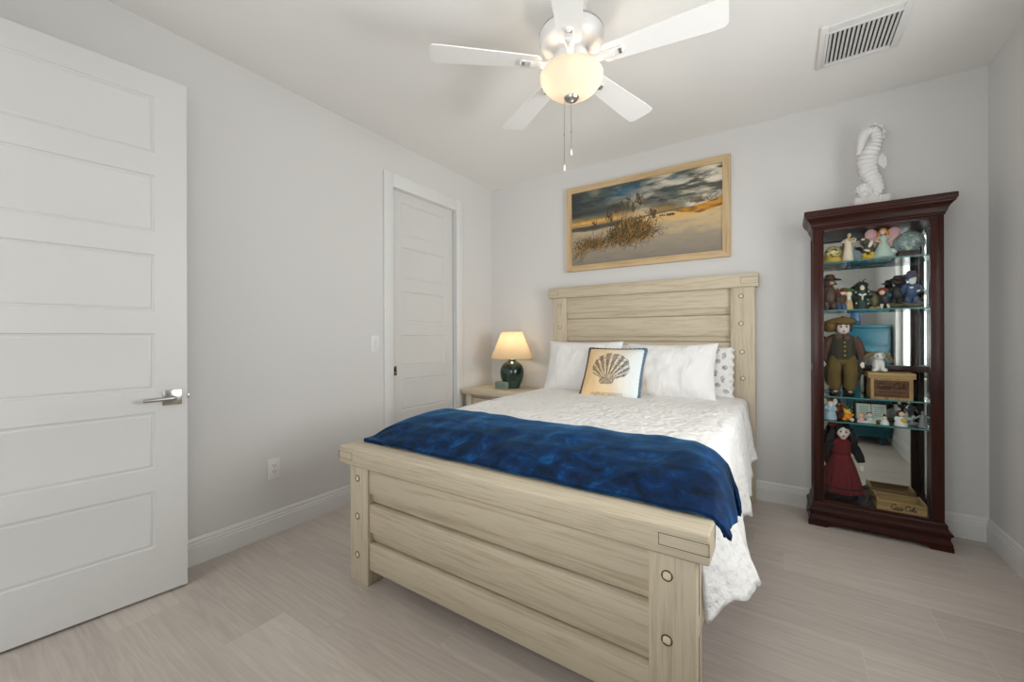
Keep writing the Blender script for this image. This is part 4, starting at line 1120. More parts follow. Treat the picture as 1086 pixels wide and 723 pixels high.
figurine('fairy_figurine', 'pastel fairy figurine with broad pink wings on the top shelf', 'figurine', (3.142, -.15, Z1), [
    ('base', 'cream', [('e', (0, 0, .012), (.062, .045, .018)), ('e', (.03, -.01, .03), (.028, .02, .02)), ('e', (-.035, 0, .025), (.026, .022, .02))]),
    ('dress', 'aqua', [('l', [(.055, .01), (.05, .03), (.032, .075), (.018, .11), (.022, .135), (.010, .150), (0, .151)], (0, -.01, 0)), ('e', (.035, -.02, .045), (.028, .02, .018), (0, 20, 0))]),
    ('wing', 'pink', wing(-1)), ('wing', 'pink', wing(1)),
    ('head', 'skin', [('e', (-.002, -.012, .172), (.016, .016, .019)), ('t', [(-.02, -.012, .14), (-.035, -.03, .115), (-.01, -.04, .10)], [.007, .006, .005]), ('t', [(.02, -.012, .14), (.036, -.028, .118), (.012, -.04, .10)], [.007, .006, .005])]),
    ('hair', 'orange', [('e', (0, -.004, .177), (.021, .017, .020)), ('e', (.02, .002, .158), (.010, .010, .020)), ('e', (-.018, .002, .158), (.009, .010, .018))])], GF)
figurine('animal_figurine', 'dark green and gold creature figurine left of the fairy', 'figurine', (3.072, -.165, Z1), [
    ('body', 'moss', [('e', (0, 0, .075), (.026, .02, .042)), ('e', (-.012, -.008, .118), (.018, .016, .018)), ('t', [(-.02, -.01, .125), (-.038, -.012, .128)], [.008, .004])]),
    ('flower', 'cream', [('e', (-.028, -.012, .132), (.012, .008, .007)), ('e', (.008, -.018, .10), (.010, .006, .024), (0, 20, 0)), ('e', (-.010, -.02, .06), (.018, .008, .007), (0, 20, 0))]),
    ('base', 'gold', [('e', (0, 0, .018), (.036, .026, .020)), ('e', (.014, -.016, .038), (.012, .010, .014)), ('e', (-.022, -.012, .036), (.012, .010, .010))])], GF)
m, nt, b = new_mat('abalone_shell')
tc = nt.nodes.new('ShaderNodeTexCoord'); n1 = nt.nodes.new('ShaderNodeTexNoise'); n1.inputs['Scale'].default_value = 24; n1.inputs['Detail'].default_value = 5; n1.inputs['Distortion'].default_value = 2.5; nt.links.new(tc.outputs['Object'], n1.inputs['Vector'])
r = nt.nodes.new('ShaderNodeValToRGB'); nt.links.new(n1.outputs['Fac'], r.inputs['Fac'])
r.color_ramp.elements[0].position = .30; r.color_ramp.elements[0].color = lin(60, 66, 70); r.color_ramp.elements[1].position = .72; r.color_ramp.elements[1].color = lin(214, 204, 166)
for q, cc in ((.42, (150, 160, 158)), (.50, (92, 120, 118)), (.60, (176, 190, 180))): e = r.color_ramp.elements.new(q); e.color = lin(*cc)
nt.links.new(r.outputs['Color'], b.inputs['Base Color']); b.inputs['Roughness'].default_value = .2
M['abalone'] = m
figurine('shell_ornament', 'round abalone shell ornament on a dark wood stand', 'ornament', (3.258, -.15, Z1), [
    ('stand', 'dkbrown', [('b', -.052, .052, -.028, .028, 0, .030, .004), ('b', -.044, .044, -.022, .022, .030, .040, .003)]),
    ('shell', 'abalone', [('e', (.004, -.006, .098), (.062, .026, .062), (0, 12, 0))]),
    ('shell_back', 'pewter', [('e', (-.018, .012, .092), (.054, .026, .054), (0, 12, 0)), ('e', (-.032, .020, .086), (.044, .022, .046), (0, 12, 0))])], GF)
M['crystal'] = plain('cut_crystal', lin(214, 226, 228), .05, var=.1, Transmission_Weight=.6)
figurine('crystal_figurine', 'small clear crystal spire at the right end of the top shelf', 'figurine', (3.332, -.10, Z1), [
    ('crystal', 'crystal', [('l', [(.014, 0), (.014, .01), (.006, .02), (.005, .06), (.012, .08), (.010, .11), (.004, .13), (.009, .145), (0, .165)], (0, 0, 0))])], GF)


# second shelf
def bear(pos, label, coat, hat, s=1.0, sit=False, base=None, extra=(), muz='tan', flip=1):
    body = [('e', (0, 0, .085), (.034, .030, .055)), ('e', (-.016, -.004, .028), (.016, .016, .030)), ('e', (.016, -.004, .028), (.016, .016, .030)), ('e', (-.017, -.012, .007), (.015, .022, .008)), ('e', (.017, -.012, .007), (.015, .022, .008)),
            ('t', [(-.028, 0, .115), (-.042, -.010, .09), (-.034, -.026, .07)], [.012, .012, .010]), ('t', [(.028, 0, .115), (.044, -.010, .09), (.034, -.028, .075)], [.012, .012, .010])]
    head = [('e', (0, -.004, .158), (.025, .024, .024)), ('e', (-.018, .002, .180), (.009, .006, .009)), ('e', (.018, .002, .180), (.009, .006, .009))]
    parts = [('body', coat, body), ('head', coat, head), ('muzzle', muz, [('e', (flip * .008, -.026, .152), (.011, .010, .009))])]
    if hat: parts.append(('hat', hat, [('l', [(.034, .172), (.036, .176), (.024, .180), (.022, .196), (.014, .204), (0, .205)], (0, 0, 0)), ('e', (flip * -.020, -.014, .178), (.022, .020, .006))]))
    if base: parts.append(('base', base, [('e', (0, 0, -.004), (.050, .034, .018)), ('e', (-.026, -.01, .004), (.028, .022, .014)), ('e', (.030, 0, .006), (.024, .02, .016))]))
    return figurine('bear_figurine', label, 'figurine', pos, parts + list(extra), GF, s)


bear((2.880, -.15, Z2), 'tall brown bear figurine in a cap, leftmost on the second shelf', 'umber', 'brown', 1.16, extra=[('cap_brim', 'dkbrown', [('e', (.028, -.012, .172), (.026, .018, .006), (0, 8, 0))])])
figurine('gnome_figurine', 'crouching brown figurine in blue trousers beside the tall bear', 'figurine', (2.936, -.155, Z2), [
    ('coat', 'umber', [('e', (-.006, 0, .062), (.028, .024, .040), (0, 14, 0)), ('t', [(-.02, -.01, .085), (-.012, -.03, .06), (.014, -.032, .05)], [.011, .010, .008])]),
    ('trousers', 'blue', [('t', [(.004, 0, .035), (.016, -.012, .02), (.018, -.01, .004)], [.017, .014, .011]), ('t', [(-.014, 0, .035), (-.010, -.018, .02), (-.008, -.012, .004)], [.016, .013, .011])]),
    ('head', 'skin', [('e', (.008, -.010, .112), (.017, .017, .018))]), ('cap', 'rust', [('l', [(.024, .116), (.022, .122), (.010, .138), (0, .144)], (.008, -.006, 0))])], GF)
figurine('leaf_figurine', 'figurine in a big green leaf hat on the second shelf', 'figurine', (2.980, -.145, Z2), [
    ('leaf', 'green', [('e', (-.006, -.004, .128), (.040, .026, .012), (0, 18, 0)), ('e', (.022, .006, .100), (.016, .012, .040), (0, -14, 0)), ('e', (-.03, -.01, .118), (.020, .012, .006), (0, -8, 0))]),
    ('head', 'cream', [('e', (-.004, -.012, .102), (.018, .017, .019))]), ('robe', 'tan', [('l', [(.024, 0), (.022, .02), (.016, .06), (.010, .085), (0, .088)], (-.002, -.004, 0))]),
    ('beard', 'white', [('e', (-.004, -.026, .078), (.010, .008, .018))])], GF)
figurine('ornate_figurine', 'black and white ornate figurine with green speckles, middle of second shelf', 'figurine', (3.040, -.15, Z2), [
    ('robe', 'dkgreen', [('l', [(.036, 0), (.038, .02), (.034, .08), (.036, .12), (.026, .148), (0, .152)], (0, 0, 0)), ('t', [(-.03, 0, .12), (-.042, -.015, .08), (-.012, -.034, .07)], [.012, .012, .009]), ('t', [(.03, 0, .12), (.042, -.015, .08), (.012, -.034, .07)], [.012, .012, .009])]),
    ('face', 'cream', [('e', (0, -.026, .132), (.012, .012, .020))]), ('bow', 'white', [('e', (-.010, -.038, .092), (.011, .006, .006), (0, 24, 0)), ('e', (.010, -.038, .092), (.011, .006, .006), (0, -24, 0)), ('e', (0, -.036, .075), (.005, .006, .018))]),
    ('headdress', 'black', [('e', (0, 0, .155), (.034, .026, .022)), ('t', [(.01, 0, .17), (.006, -.004, .185), (.02, -.004, .192)], [.004, .003, .002]), ('t', [(-.006, 0, .17), (-.012, -.004, .184)], [.004, .002])]),
    ('speckle', 'aqua', [('e', (-.028, -.026, .04), (.005, .004, .006)), ('e', (.028, -.026, .035), (.005, .004, .006)), ('e', (.026, -.028, .06), (.004, .004, .005)), ('e', (-.03, -.022, .11), (.004, .004, .006)), ('e', (.032, -.02, .112), (.004, .004, .006))])], GF)
figurine('goblin_figurine', 'stooped olive figurine right of the ornate black one', 'figurine', (3.100, -.155, Z2), [
    ('body', 'olive', [('e', (0, 0, .055), (.024, .022, .045)), ('e', (-.018, -.004, .09), (.016, .015, .017)), ('t', [(-.012, -.01, .06), (-.028, -.022, .05), (-.022, -.03, .035)], [.009, .008, .006])]),
    ('cloak', 'charcoal', [('e', (.012, .008, .065), (.022, .022, .046), (0, -14, 0)), ('e', (-.010, .004, .103), (.021, .018, .015), (0, 24, 0))]), ('feet', 'sand', [('e', (-.014, -.012, .008), (.014, .018, .009)), ('e', (.014, -.010, .008), (.014, .018, .009))])], GF)
figurine('peddler_figurine', 'red capped figurine with a turquoise bundle on second shelf', 'figurine', (3.148, -.155, Z2), [
    ('cap', 'rust', [('e', (-.010, -.002, .112), (.026, .020, .022)), ('e', (.014, .002, .10), (.016, .015, .020))]), ('head', 'skin', [('e', (-.014, -.016, .100), (.014, .012, .015))]),
    ('coat', 'charcoal', [('e', (.004, 0, .058), (.025, .022, .042)), ('t', [(-.015, -.005, .07), (-.028, -.02, .05)], [.010, .007])]), ('bundle', 'teal', [('e', (.018, -.02, .082), (.014, .012, .015))]),
    ('leg', 'cream', [('t', [(-.014, -.006, .03), (-.016, -.008, .004)], [.009, .007]), ('t', [(.014, -.006, .03), (.018, -.010, .004)], [.009, .007])])], GF)
bear((3.206, -.15, Z2 + .022), 'black bear figurine in a brown hat on a mossy green base', 'black', 'dkbrown', .88, base='olive', muz='brown')
bear((3.270, -.15, Z2 + .022), 'bear figurine in a plum hat with white beard, rightmost on the second shelf', 'blue', 'plum', 1.0, base='olive', muz='white', extra=[('beard', 'white', [('e', (0, -.022, .140), (.018, .010, .020)), ('e', (-.006, -.034, .10), (.010, .006, .006)), ('e', (.024, -.034, .078), (.010, .006, .006), (0, -30, 0))])])


# ------------------------------------------------------------------ wooden crates with script lettering
def arc(cx, cz, rx, rz, a0, a1, n=14): return [(cx + rx * math.cos(math.radians(a0 + (a1 - a0) * k / n)), cz + rz * math.sin(math.radians(a0 + (a1 - a0) * k / n))) for k in range(n + 1)]


def script_strokes():
    st = []; x = 0.0
    def bigC(x): return [arc(x + .40, .55, .40, .52, 50, 305, 22) + [(x + .80, .22)], arc(x + .52, .98, .12, .12, 200, -60, 8)]
    def o(x): return [arc(x + .19, .24, .16, .25, 90, 450, 18) + [(x + .28, .42), (x + .42, .40)]]
    def c(x): return [arc(x + .20, .24, .17, .25, 50, 310, 16) + [(x + .42, .16)]]
    def a(x): return [arc(x + .19, .24, .16, .25, 40, 400, 18), [(x + .36, .50), (x + .33, .14), (x + .38, .0), (x + .50, .12)]]
    def l(x): return [[(x, .12), (x + .14, .50), (x + .24, .95), (x + .17, 1.08), (x + .09, .92), (x + .10, .2), (x + .17, .0), (x + .29, .12)]]
    st += bigC(0); st += o(.72); st += c(1.10); st += a(1.50); st.append([(2.02, .28), (2.18, .28)])
    st += bigC(2.28); st += o(3.00); st += l(3.40); st += a(3.66)
    st.append([(.22, .06), (.5, -.10), (1.1, -.14), (1.9, -.10)])
    return st, 4.2


def lettering(par, x0, z0, width, y, mat, rad):
    st, wtot = script_strokes(); k = width / wtot; mb = MB()
    for s_ in st: mb.tube([(x0 + px * k + pz * k * .22, y, z0 + pz * k) for px, pz in s_], rad, 6)
    return mb.build('lettering', mat, par, smooth=60)


M['crate'] = wood('aged_crate_wood', lin(178, 146, 96), lin(132, 100, 60), 'X', .6)
M['crate_z'] = wood('aged_crate_wood_upright', lin(178, 146, 96), lin(132, 100, 60), 'Z', .6)
M['crate_panel'] = wood('dark_crate_panel', lin(104, 66, 38), lin(74, 44, 26), 'X', .6)
M['ink'] = plain('dark_brown_ink', lin(34, 22, 18), .7)
cx0, cx1, cy0, cy1, cz = 3.072, 3.262, -.228, -.085, Z3
cr = thing('wooden_crate', 'lidded wooden crate with dark lettered panel under the toy dog', 'crate', ((cx0 + cx1) / 2, (cy0 + cy1) / 2, cz), 'wooden crates with script lettering')
mb = MB(); t = .016; H = .128
mb.box(cx0, cx0 + t, cy0, cy0 + t, cz, cz + H, .001); mb.box(cx1 - t, cx1, cy0, cy0 + t, cz, cz + H, .001); mb.box(cx0 + t, cx1 - t, cy0 + .001, cy0 + t, cz, cz + .014, .001); mb.box(cx0 + t, cx1 - t, cy0 + .001, cy0 + t, cz + H - .012, cz + H, .001); mb.build('front_frame', 'crate_z', cr)
mb = MB(); mb.box(cx0 + t, cx1 - t, cy0 + .006, cy0 + .012, cz + .014, cz + H - .012); pn = mb.build('front_panel', 'crate_panel', cr); lettering(pn, cx0 + .030, cz + .066, .135, cy0 + .0056, 'ink', .0019)
mb = MB()
for k in range(9): mb.box(cx0 + .04 + k * .0135, cx0 + .05 + k * .0135, cy0 + .0052, cy0 + .0062, cz + .042, cz + .048)
mb.build('small_print', 'ink', pn)
mb = MB(); mb.box(cx0, cx0 + .010, cy0 + t, cy1, cz, cz + H, .001); mb.box(cx1 - .010, cx1, cy0 + t, cy1, cz, cz + H, .001); mb.box(cx0, cx1, cy1 - .01, cy1, cz, cz + H, .001); mb.box(cx0, cx1, cy0 + .012, cy1, cz, cz + .008, .001); mb.build('crate_side', 'crate', cr)
mb = MB(); mb.box(cx0 - .012, cx1 + .012, cy0 - .006, cy1 + .004, cz + H + .0005, cz + H + .034, .002); mb.build('lid', 'crate', cr)
LIDZ = cz + H + .035

qx0, qx1, qy0, qy1, qz = 3.098, 3.318, -.232, -.062, KFZ
cr = thing('wooden_crate', 'open wooden crate with rope handle on the cabinet floor', 'crate', ((qx0 + qx1) / 2, (qy0 + qy1) / 2, qz), 'wooden crates with script lettering')
H = .113; t = .010
mb = MB(); mb.box(qx0, qx1, qy0, qy0 + t, qz, qz + H - .008, .001); fp = mb.build('front_board', 'crate', cr); lettering(fp, qx0 + .062, qz + .062, .115, qy0 - .0002, 'ink', .0021)
mb = MB(); mb.box(qx0, qx1, qy1 - t, qy1, qz, qz + H - .008, .001); mb.build('back_board', 'crate', cr)
for x in (qx0, qx1 - t):
    mb = MB(); mb.box(x, x + t, qy0 + t, qy1 - t, qz, qz + H, .001); mb.build('end_board', 'crate_z', cr)
mb = MB(); mb.box(qx0 + t, qx1 - t, qy0 + t, qy1 - t, qz, qz + .008); mb.build('bottom_board', 'crate', cr)
mb = MB(); mb.tube([(qx0 - .001, qy0 + .055, qz + .085), (qx0 - .022, qy0 + .058, qz + .070), (qx0 - .030, qy0 + .075, qz + .045), (qx0 - .022, qy0 + .105, qz + .070), (qx0 - .001, qy0 + .11, qz + .085)], .004, 8); mb.build('rope_handle', pal('charcoal', .9), cr)
mb = MB(); mb.ell((qx0 + .016, qy0 - .001, qz + .088), (.004, .003, .004)); mb.build('rivet', 'chrome', fp)

# toy dog on the crate
dz = LIDZ
figurine('toy_dog', 'white plush toy dog with long brown ears on the crate lid', 'toy', (3.118, -.165, dz), [
    ('body', 'white', [('e', (0, .01, .044), (.030, .034, .044)), ('e', (-.022, -.020, .012), (.014, .022, .013)), ('e', (.026, -.018, .012), (.014, .022, .013)), ('t', [(-.010, -.012, .06), (-.012, -.026, .02), (-.012, -.030, .008)], [.012, .010, .011]), ('t', [(.014, -.012, .06), (.016, -.026, .02), (.016, -.030, .008)], [.012, .010, .011])]),
    ('head', 'white', [('e', (.002, -.010, .096), (.026, .025, .024)), ('e', (-.006, -.034, .090), (.015, .015, .012))]),
    ('ear', 'khaki', [('t', [(-.018, -.004, .112), (-.044, -.008, .108), (-.064, -.010, .088), (-.070, -.010, .074)], [.007, .014, .013, .007])]),
    ('ear', 'khaki', [('t', [(.022, -.004, .112), (.044, -.008, .100), (.058, -.010, .074), (.062, -.010, .060)], [.007, .014, .013, .007])]),
    ('eye_patch', 'tan', [('e', (.020, -.026, .100), (.009, .008, .011))]),
    ('nose', 'eye', [('e', (-.009, -.048, .094), (.005, .004, .004)), ('e', (-.010, -.031, .104), (.003, .003, .003)), ('e', (.014, -.033, .104), (.003, .003, .003))])])


# ------------------------------------------------------------------ dolls
def doll_head(t, pos, c, s, hair_parts):
    h = prims(MB(), pos, [('t', [(c[0], c[1] + .004, c[2] - .05), (c[0], c[1], c[2] - .02)], [.016 * s, .015 * s]), ('e', c, (.034 * s, .036 * s, .042 * s)), ('e', (c[0], c[1] - .012, c[2] - .020 * s), (.024 * s, .024 * s, .020 * s)), ('e', (c[0], c[1] - .037 * s, c[2] - .006 * s), (.0055 * s, .006 * s, .007 * s)),
                          ('e', (c[0] - .034 * s, c[1] + .002, c[2] - .004), (.005 * s, .008 * s, .010 * s)), ('e', (c[0] + .034 * s, c[1] + .002, c[2] - .004), (.005 * s, .008 * s, .010 * s))]).build('head', pal('porcelain', .25), t, smooth=60)
    for sx_ in (-1, 1):
        e = prims(MB(), pos, [('e', (c[0] + sx_ * .013 * s, c[1] - .0325 * s, c[2] + .004 * s), (.0062 * s, .0045 * s, .0052 * s))]).build('eye', pal('eye', .1), h)
        prims(MB(), pos, [('t', [(c[0] + sx_ * .006 * s, c[1] - .035 * s, c[2] + .014 * s), (c[0] + sx_ * .013 * s, c[1] - .035 * s, c[2] + .0165 * s), (c[0] + sx_ * .021 * s, c[1] - .031 * s, c[2] + .013 * s)], .0012 * s)]).build('eyebrow', pal('brown'), h)
    prims(MB(), pos, [('e', (c[0] - .0035 * s, c[1] - .0350 * s, c[2] - .0215 * s), (.0055 * s, .003 * s, .0028 * s), (0, -12, 0)), ('e', (c[0] + .0035 * s, c[1] - .0350 * s, c[2] - .0215 * s), (.0055 * s, .003 * s, .0028 * s), (0, 12, 0)), ('e', (c[0], c[1] - .0345 * s, c[2] - .0245 * s), (.005 * s, .003 * s, .0026 * s))]).build('lips', pal('lip'), h)
    for nm, mat, lst in hair_parts: prims(MB(), pos, lst).build(nm, pal(mat, .9) if mat not in M else mat, h, smooth=60)
    return h


def doll_hand(mb, c, sx_, s=1.0, dn=-1):
    """small porcelain hand: palm, four fingers of unequal length, thumb at the side"""
    mb.ell((c[0], c[1], c[2]), (.009 * s, .006 * s, .012 * s))
    for k, ln in enumerate((.014, .017, .016, .012)):
        x = c[0] + (-.0065 + k * .0044) * s
        mb.tube([(x, c[1], c[2] - .008 * s), (x, c[1] - .003 * s, c[2] - .008 * s - ln * .6 * s), (x, c[1] - .007 * s, c[2] - .008 * s - ln * s)], [.0024 * s, .0022 * s, .0018 * s], 6)
    mb.tube([(c[0] - sx_ * .007 * s, c[1], c[2] + .002 * s), (c[0] - sx_ * .012 * s, c[1] - .004 * s, c[2] - .006 * s), (c[0] - sx_ * .011 * s, c[1] - .007 * s, c[2] - .013 * s)], [.0028 * s, .0024 * s, .002 * s], 6)


bp_ = (2.944, -.145, Z3)
by = thing('doll', 'boy doll in flat cap, brown vest and baggy olive trousers', 'doll', bp_, 'porcelain dolls')
M['fabric_vest'] = plain('brown_wool_vest', lin(62, 58, 46), .95, var=.2, scale=160, bump=.3)
M['fabric_trousers'] = plain('olive_corduroy', lin(106, 86, 44), .95, var=.2, scale=120, bump=.3)
M['fabric_sleeve'] = plain('brown_shirt_cloth', lin(92, 66, 56), .95, var=.15, scale=160, bump=.3)
M['fabric_cap'] = plain('tan_cap_cloth', lin(120, 92, 46), .95, var=.2, scale=120, bump=.3)
mb = MB()
for sx_ in (-1, 1):
    prims(mb, bp_, [('t', [(sx_ * .030, .004, .255), (sx_ * .040, 0, .20), (sx_ * .044, -.004, .13), (sx_ * .040, -.004, .07), (sx_ * .036, 0, .042)], [.037, .040, .037, .036, .026]), ('e', (sx_ * .044, -.030, .135), (.022, .014, .030))])
prims(mb, bp_, [('e', (0, .004, .235), (.064, .044, .045))]); tr = mb.build('trousers', 'fabric_trousers', by, smooth=60)
mb = MB(); prims(mb, bp_, [('t', [(-.062, .01, .24), (-.086, .012, .18), (-.075, .008, .09)], [.018, .026, .014]), ('t', [(.062, .01, .22), (.084, .012, .17), (.074, .008, .10)], [.016, .022, .012])]); mb.build('coat_tail', 'fabric_vest', by, smooth=60)
for sx_ in (-1, 1):
    mb = MB(); prims(mb, bp_, [('t', [(sx_ * .037, 0, .048), (sx_ * .037, 0, .03)], .017)]); mb.build('sock', pal('olive', .9), by)
    mb = MB(); prims(mb, bp_, [('e', (sx_ * .037, -.014, .014), (.020, .036, .014)), ('e', (sx_ * .037, .006, .024), (.018, .018, .016))]); s_ = mb.build('shoe', pal('dkbrown', .35), by)
    mb = MB(); prims(mb, bp_, [('e', (sx_ * .037, -.026, .027), (.011, .012, .005))]); mb.build('shoe_buckle', pal('cream', .4), s_)
mb = MB(); prims(mb, bp_, [('l', [(.052, .225), (.066, .235), (.068, .28), (.066, .33), (.070, .36), (.058, .385), (.032, .398), (0, .40)], (0, .004, 0), (1, .68))]); vs_ = mb.build('vest', 'fabric_vest', by, smooth=60)
mb = MB(); prims(mb, bp_, [('e', (.008, -.046, .345), (.005, .003, .005)), ('e', (.009, -.047, .318), (.005, .003, .005)), ('e', (.009, -.046, .290), (.005, .003, .005)), ('e', (.009, -.044, .262), (.005, .003, .005))]); mb.build('button', pal('gold'), vs_)
mb = MB(); prims(mb, bp_, [('e', (-.022, -.040, .378), (.020, .010, .022), (0, 28, 0)), ('e', (.022, -.040, .378), (.020, .010, .022), (0, -28, 0))]); mb.build('collar', 'fabric_sleeve', vs_)
for sx_ in (-1, 1):
    mb = MB(); prims(mb, bp_, [('t', [(sx_ * .056, .004, .372), (sx_ * .078, 0, .335), (sx_ * .094, -.006, .27), (sx_ * .098, -.016, .225)], [.026, .027, .024, .017])]); sl = mb.build('sleeve', 'fabric_sleeve', by, smooth=60)
    mb = MB(); doll_hand(mb, (bp_[0] + sx_ * .098, bp_[1] - .020, bp_[2] + .208), sx_, 1.0); mb.build('hand', pal('porcelain', .25), sl)
hc_ = (.004, -.006, .440)
hh = doll_head(by, bp_, hc_, 1.05, [('hair', 'brown', [('e', (.002, .004, .455), (.040, .040, .036)), ('e', (-.036, -.012, .440), (.012, .018, .026)), ('e', (.040, -.012, .440), (.010, .016, .024)), ('e', (-.012, -.036, .468), (.016, .010, .010)), ('e', (.016, -.036, .468), (.016, .010, .010))])])
mb = MB(); prims(mb, bp_, [('e', (-.012, .004, .482), (.072, .056, .026), (0, -6, 0)), ('e', (-.055, .006, .452), (.030, .042, .042), (0, 10, 0)), ('e', (.012, -.046, .474), (.046, .030, .010), (12, 0, 0)), ('e', (.004, 0, .508), (.010, .010, .008))]); mb.build('cap', 'fabric_cap', hh, smooth=60)
figurine('leaf_ornament', 'small green leaf ornament behind the cap of the boy doll', 'ornament', (2.985, -.075, Z3), [('stem', 'dkgreen', [('t', [(0, 0, 0), (0, .004, .2), (-.008, 0, .42)], .004), ('e', (0, 0, .006), (.03, .03, .008))]), ('leaf', 'green', [('e', (-.020, -.006, .475), (.034, .012, .014), (0, -20, 0)), ('e', (.016, -.006, .490), (.030, .012, .014), (0, 25, 0)), ('e', (-.006, 0, .45), (.02, .012, .04))])])

gp_ = (2.940, -.135, KFZ)
gd = thing('doll', 'girl doll with long black hair in a dark red dress', 'doll', gp_, 'porcelain dolls')
M['fabric_red'] = plain('dark_red_cotton', lin(104, 20, 27), .9, var=.15, scale=90, bump=.25)
M['fabric_black'] = plain('black_lace', lin(20, 18, 22), .95, var=.3, scale=180, bump=.5)
M['doll_hair'] = plain('black_doll_hair', lin(14, 11, 12), .55, var=.4, scale=160, bump=.5)
mb = MB()


def skirt(u, v):
    a = u * 2 * PI; r_ = lerp(.042, .112, v ** .75) * (1 + .06 * math.sin(a * 14) * v); return (gp_[0] + r_ * math.cos(a), gp_[1] + .002 + r_ * .80 * math.sin(a), gp_[2] + lerp(.335, .092, v))


mb.grid(skirt, 97, 16); sk = mb.build('skirt', 'fabric_red', gd, smooth=80, solid=.003)
mb = MB(); mb.tube([(gp_[0] + (.108) * math.cos(a * PI / 24) * 1.0, gp_[1] + .002 + .108 * .80 * math.sin(a * PI / 24), gp_[2] + .128) for a in range(48)], .004, 6, True); mb.build('hem_band', 'fabric_black', sk)
mb = MB(); prims(mb, gp_, [('l', [(.030, .05), (.085, .06), (.088, .12), (.05, .20), (0, .205)], (0, .002, 0), (1, .8))]); mb.build('petticoat', 'fabric_black', sk)
for sx_ in (-1, 1):
    mb = MB(); prims(mb, gp_, [('t', [(sx_ * .028, 0, .09), (sx_ * .030, 0, .03)], [.018, .015]), ('e', (sx_ * .031, -.016, .013), (.019, .036, .013)), ('e', (sx_ * .031, .004, .022), (.017, .018, .018))]); mb.build('shoe', pal('black', .25), gd, smooth=60)
mb = MB(); prims(mb, gp_, [('l', [(.046, .325), (.048, .34), (.052, .38), (.056, .405), (.040, .428), (.022, .438), (0, .44)], (0, 0, 0), (1, .7))]); bo = mb.build('bodice', 'fabric_red', gd, smooth=60)
for sx_ in (-1, 1):
    mb = MB(); prims(mb, gp_, [('t', [(sx_ * .046, 0, .410), (sx_ * .068, -.004, .375), (sx_ * .088, -.010, .33), (sx_ * .096, -.020, .295)], [.024, .027, .024, .020])]); sl = mb.build('sleeve', 'fabric_black', gd, smooth=60)
    mb = MB(); doll_hand(mb, (gp_[0] + sx_ * .098, gp_[1] - .026, gp_[2] + .268), sx_, .95); mb.build('hand', pal('porcelain', .25), sl)
doll_head(gd, gp_, (.006, -.010, .480), 1.0, [('hair', 'doll_hair', [('e', (0, .006, .494), (.045, .043, .042)), ('t', [(-.034, .004, .50), (-.046, .004, .46), (-.058, .008, .41), (-.062, .010, .345)], [.018, .022, .026, .016]), ('t', [(.040, .004, .50), (.050, .004, .46), (.060, .006, .41), (.066, .010, .36)], [.016, .022, .024, .014]), ('t', [(0, .03, .50), (0, .04, .42), (0, .04, .34)], [.03, .034, .026]), ('e', (-.012, -.034, .514), (.022, .010, .010), (0, -20, 0)), ('e', (.022, -.032, .514), (.018, .010, .010), (0, 22, 0))]),
                                                 ('hair_bow', 'cloth_red', [('e', (-.046, -.004, .525), (.026, .012, .020), (0, 30, 0)), ('e', (-.022, -.004, .540), (.024, .012, .016), (0, -20, 0)), ('e', (-.032, -.008, .532), (.009, .009, .009))])])

# fourth shelf
figurine('angel_figurine', 'white and pale blue robed figurine at the left end of the fourth shelf', 'figurine', (2.880, -.15, Z4), [
    ('robe', 'ltblue', [('l', [(.036, 0), (.036, .012), (.028, .05), (.022, .085), (.012, .10), (0, .102)], (0, 0, 0)), ('t', [(-.018, -.006, .085), (-.026, -.02, .065), (-.004, -.03, .06)], [.010, .009, .006]), ('t', [(.018, -.006, .085), (.028, -.02, .065), (.006, -.03, .06)], [.010, .009, .006])]),
    ('head', 'skin', [('e', (0, -.006, .112), (.014, .014, .016))]), ('beard', 'white', [('e', (0, -.016, .098), (.015, .010, .018)), ('e', (-.024, .004, .112), (.014, .006, .024), (0, -14, 0)), ('e', (.024, .004, .112), (.014, .006, .024), (0, 14, 0))]), ('cap', 'rust', [('l', [(.017, .118), (.014, .128), (.006, .142), (0, .146)], (0, -.002, 0))])], GF)
bear((2.925, -.095, Z4), 'brown bear figurine standing behind the yellow one on the fourth shelf', 'rust', 'brown', .62)
figurine('bear_figurine', 'small yellow and orange bear figurine on the fourth shelf', 'figurine', (2.968, -.17, Z4), [
    ('body', 'orange', [('e', (0, 0, .026), (.022, .018, .022)), ('e', (-.018, -.014, .012), (.012, .014, .010)), ('t', [(.014, -.006, .036), (.028, -.010, .044)], [.008, .006])]), ('foot', 'cream', [('e', (.020, -.016, .012), (.012, .012, .011))]),
    ('head', 'yellow', [('e', (-.004, -.004, .058), (.017, .016, .016)), ('e', (-.016, 0, .072), (.006, .005, .006)), ('e', (.008, 0, .072), (.006, .005, .006)), ('e', (.008, -.014, .052), (.009, .008, .007))])], GF)
figurine('children_figurine', 'two seated children on a white base on the fourth shelf', 'figurine', (3.056, -.18, Z4), [
    ('base', 'white', [('b', -.042, .046, -.016, .016, 0, .009, .003)]), ('dress', 'pink', [('l', [(.020, .008), (.018, .016), (.010, .034), (0, .036)], (-.024, 0, 0))]), ('coat', 'aqua', [('l', [(.022, .008), (.020, .018), (.012, .036), (0, .038)], (.018, 0, 0)), ('e', (.040, .002, .022), (.010, .010, .013))]),
    ('head', 'skin', [('e', (-.024, -.002, .045), (.012, .012, .013)), ('e', (.016, -.002, .049), (.013, .012, .014))]), ('hair', 'tan', [('e', (-.024, .004, .049), (.014, .012, .013))]), ('dark_hair', 'dkbrown', [('e', (.016, .004, .053), (.015, .012, .014))])], GF)
M['page'] = plain('printed_pages', lin(206, 218, 206), .6, var=.12, scale=40)
bk = thing('open_book', 'open book ornament standing on the fourth glass shelf', 'book', (3.092, -.105, Z4), None)
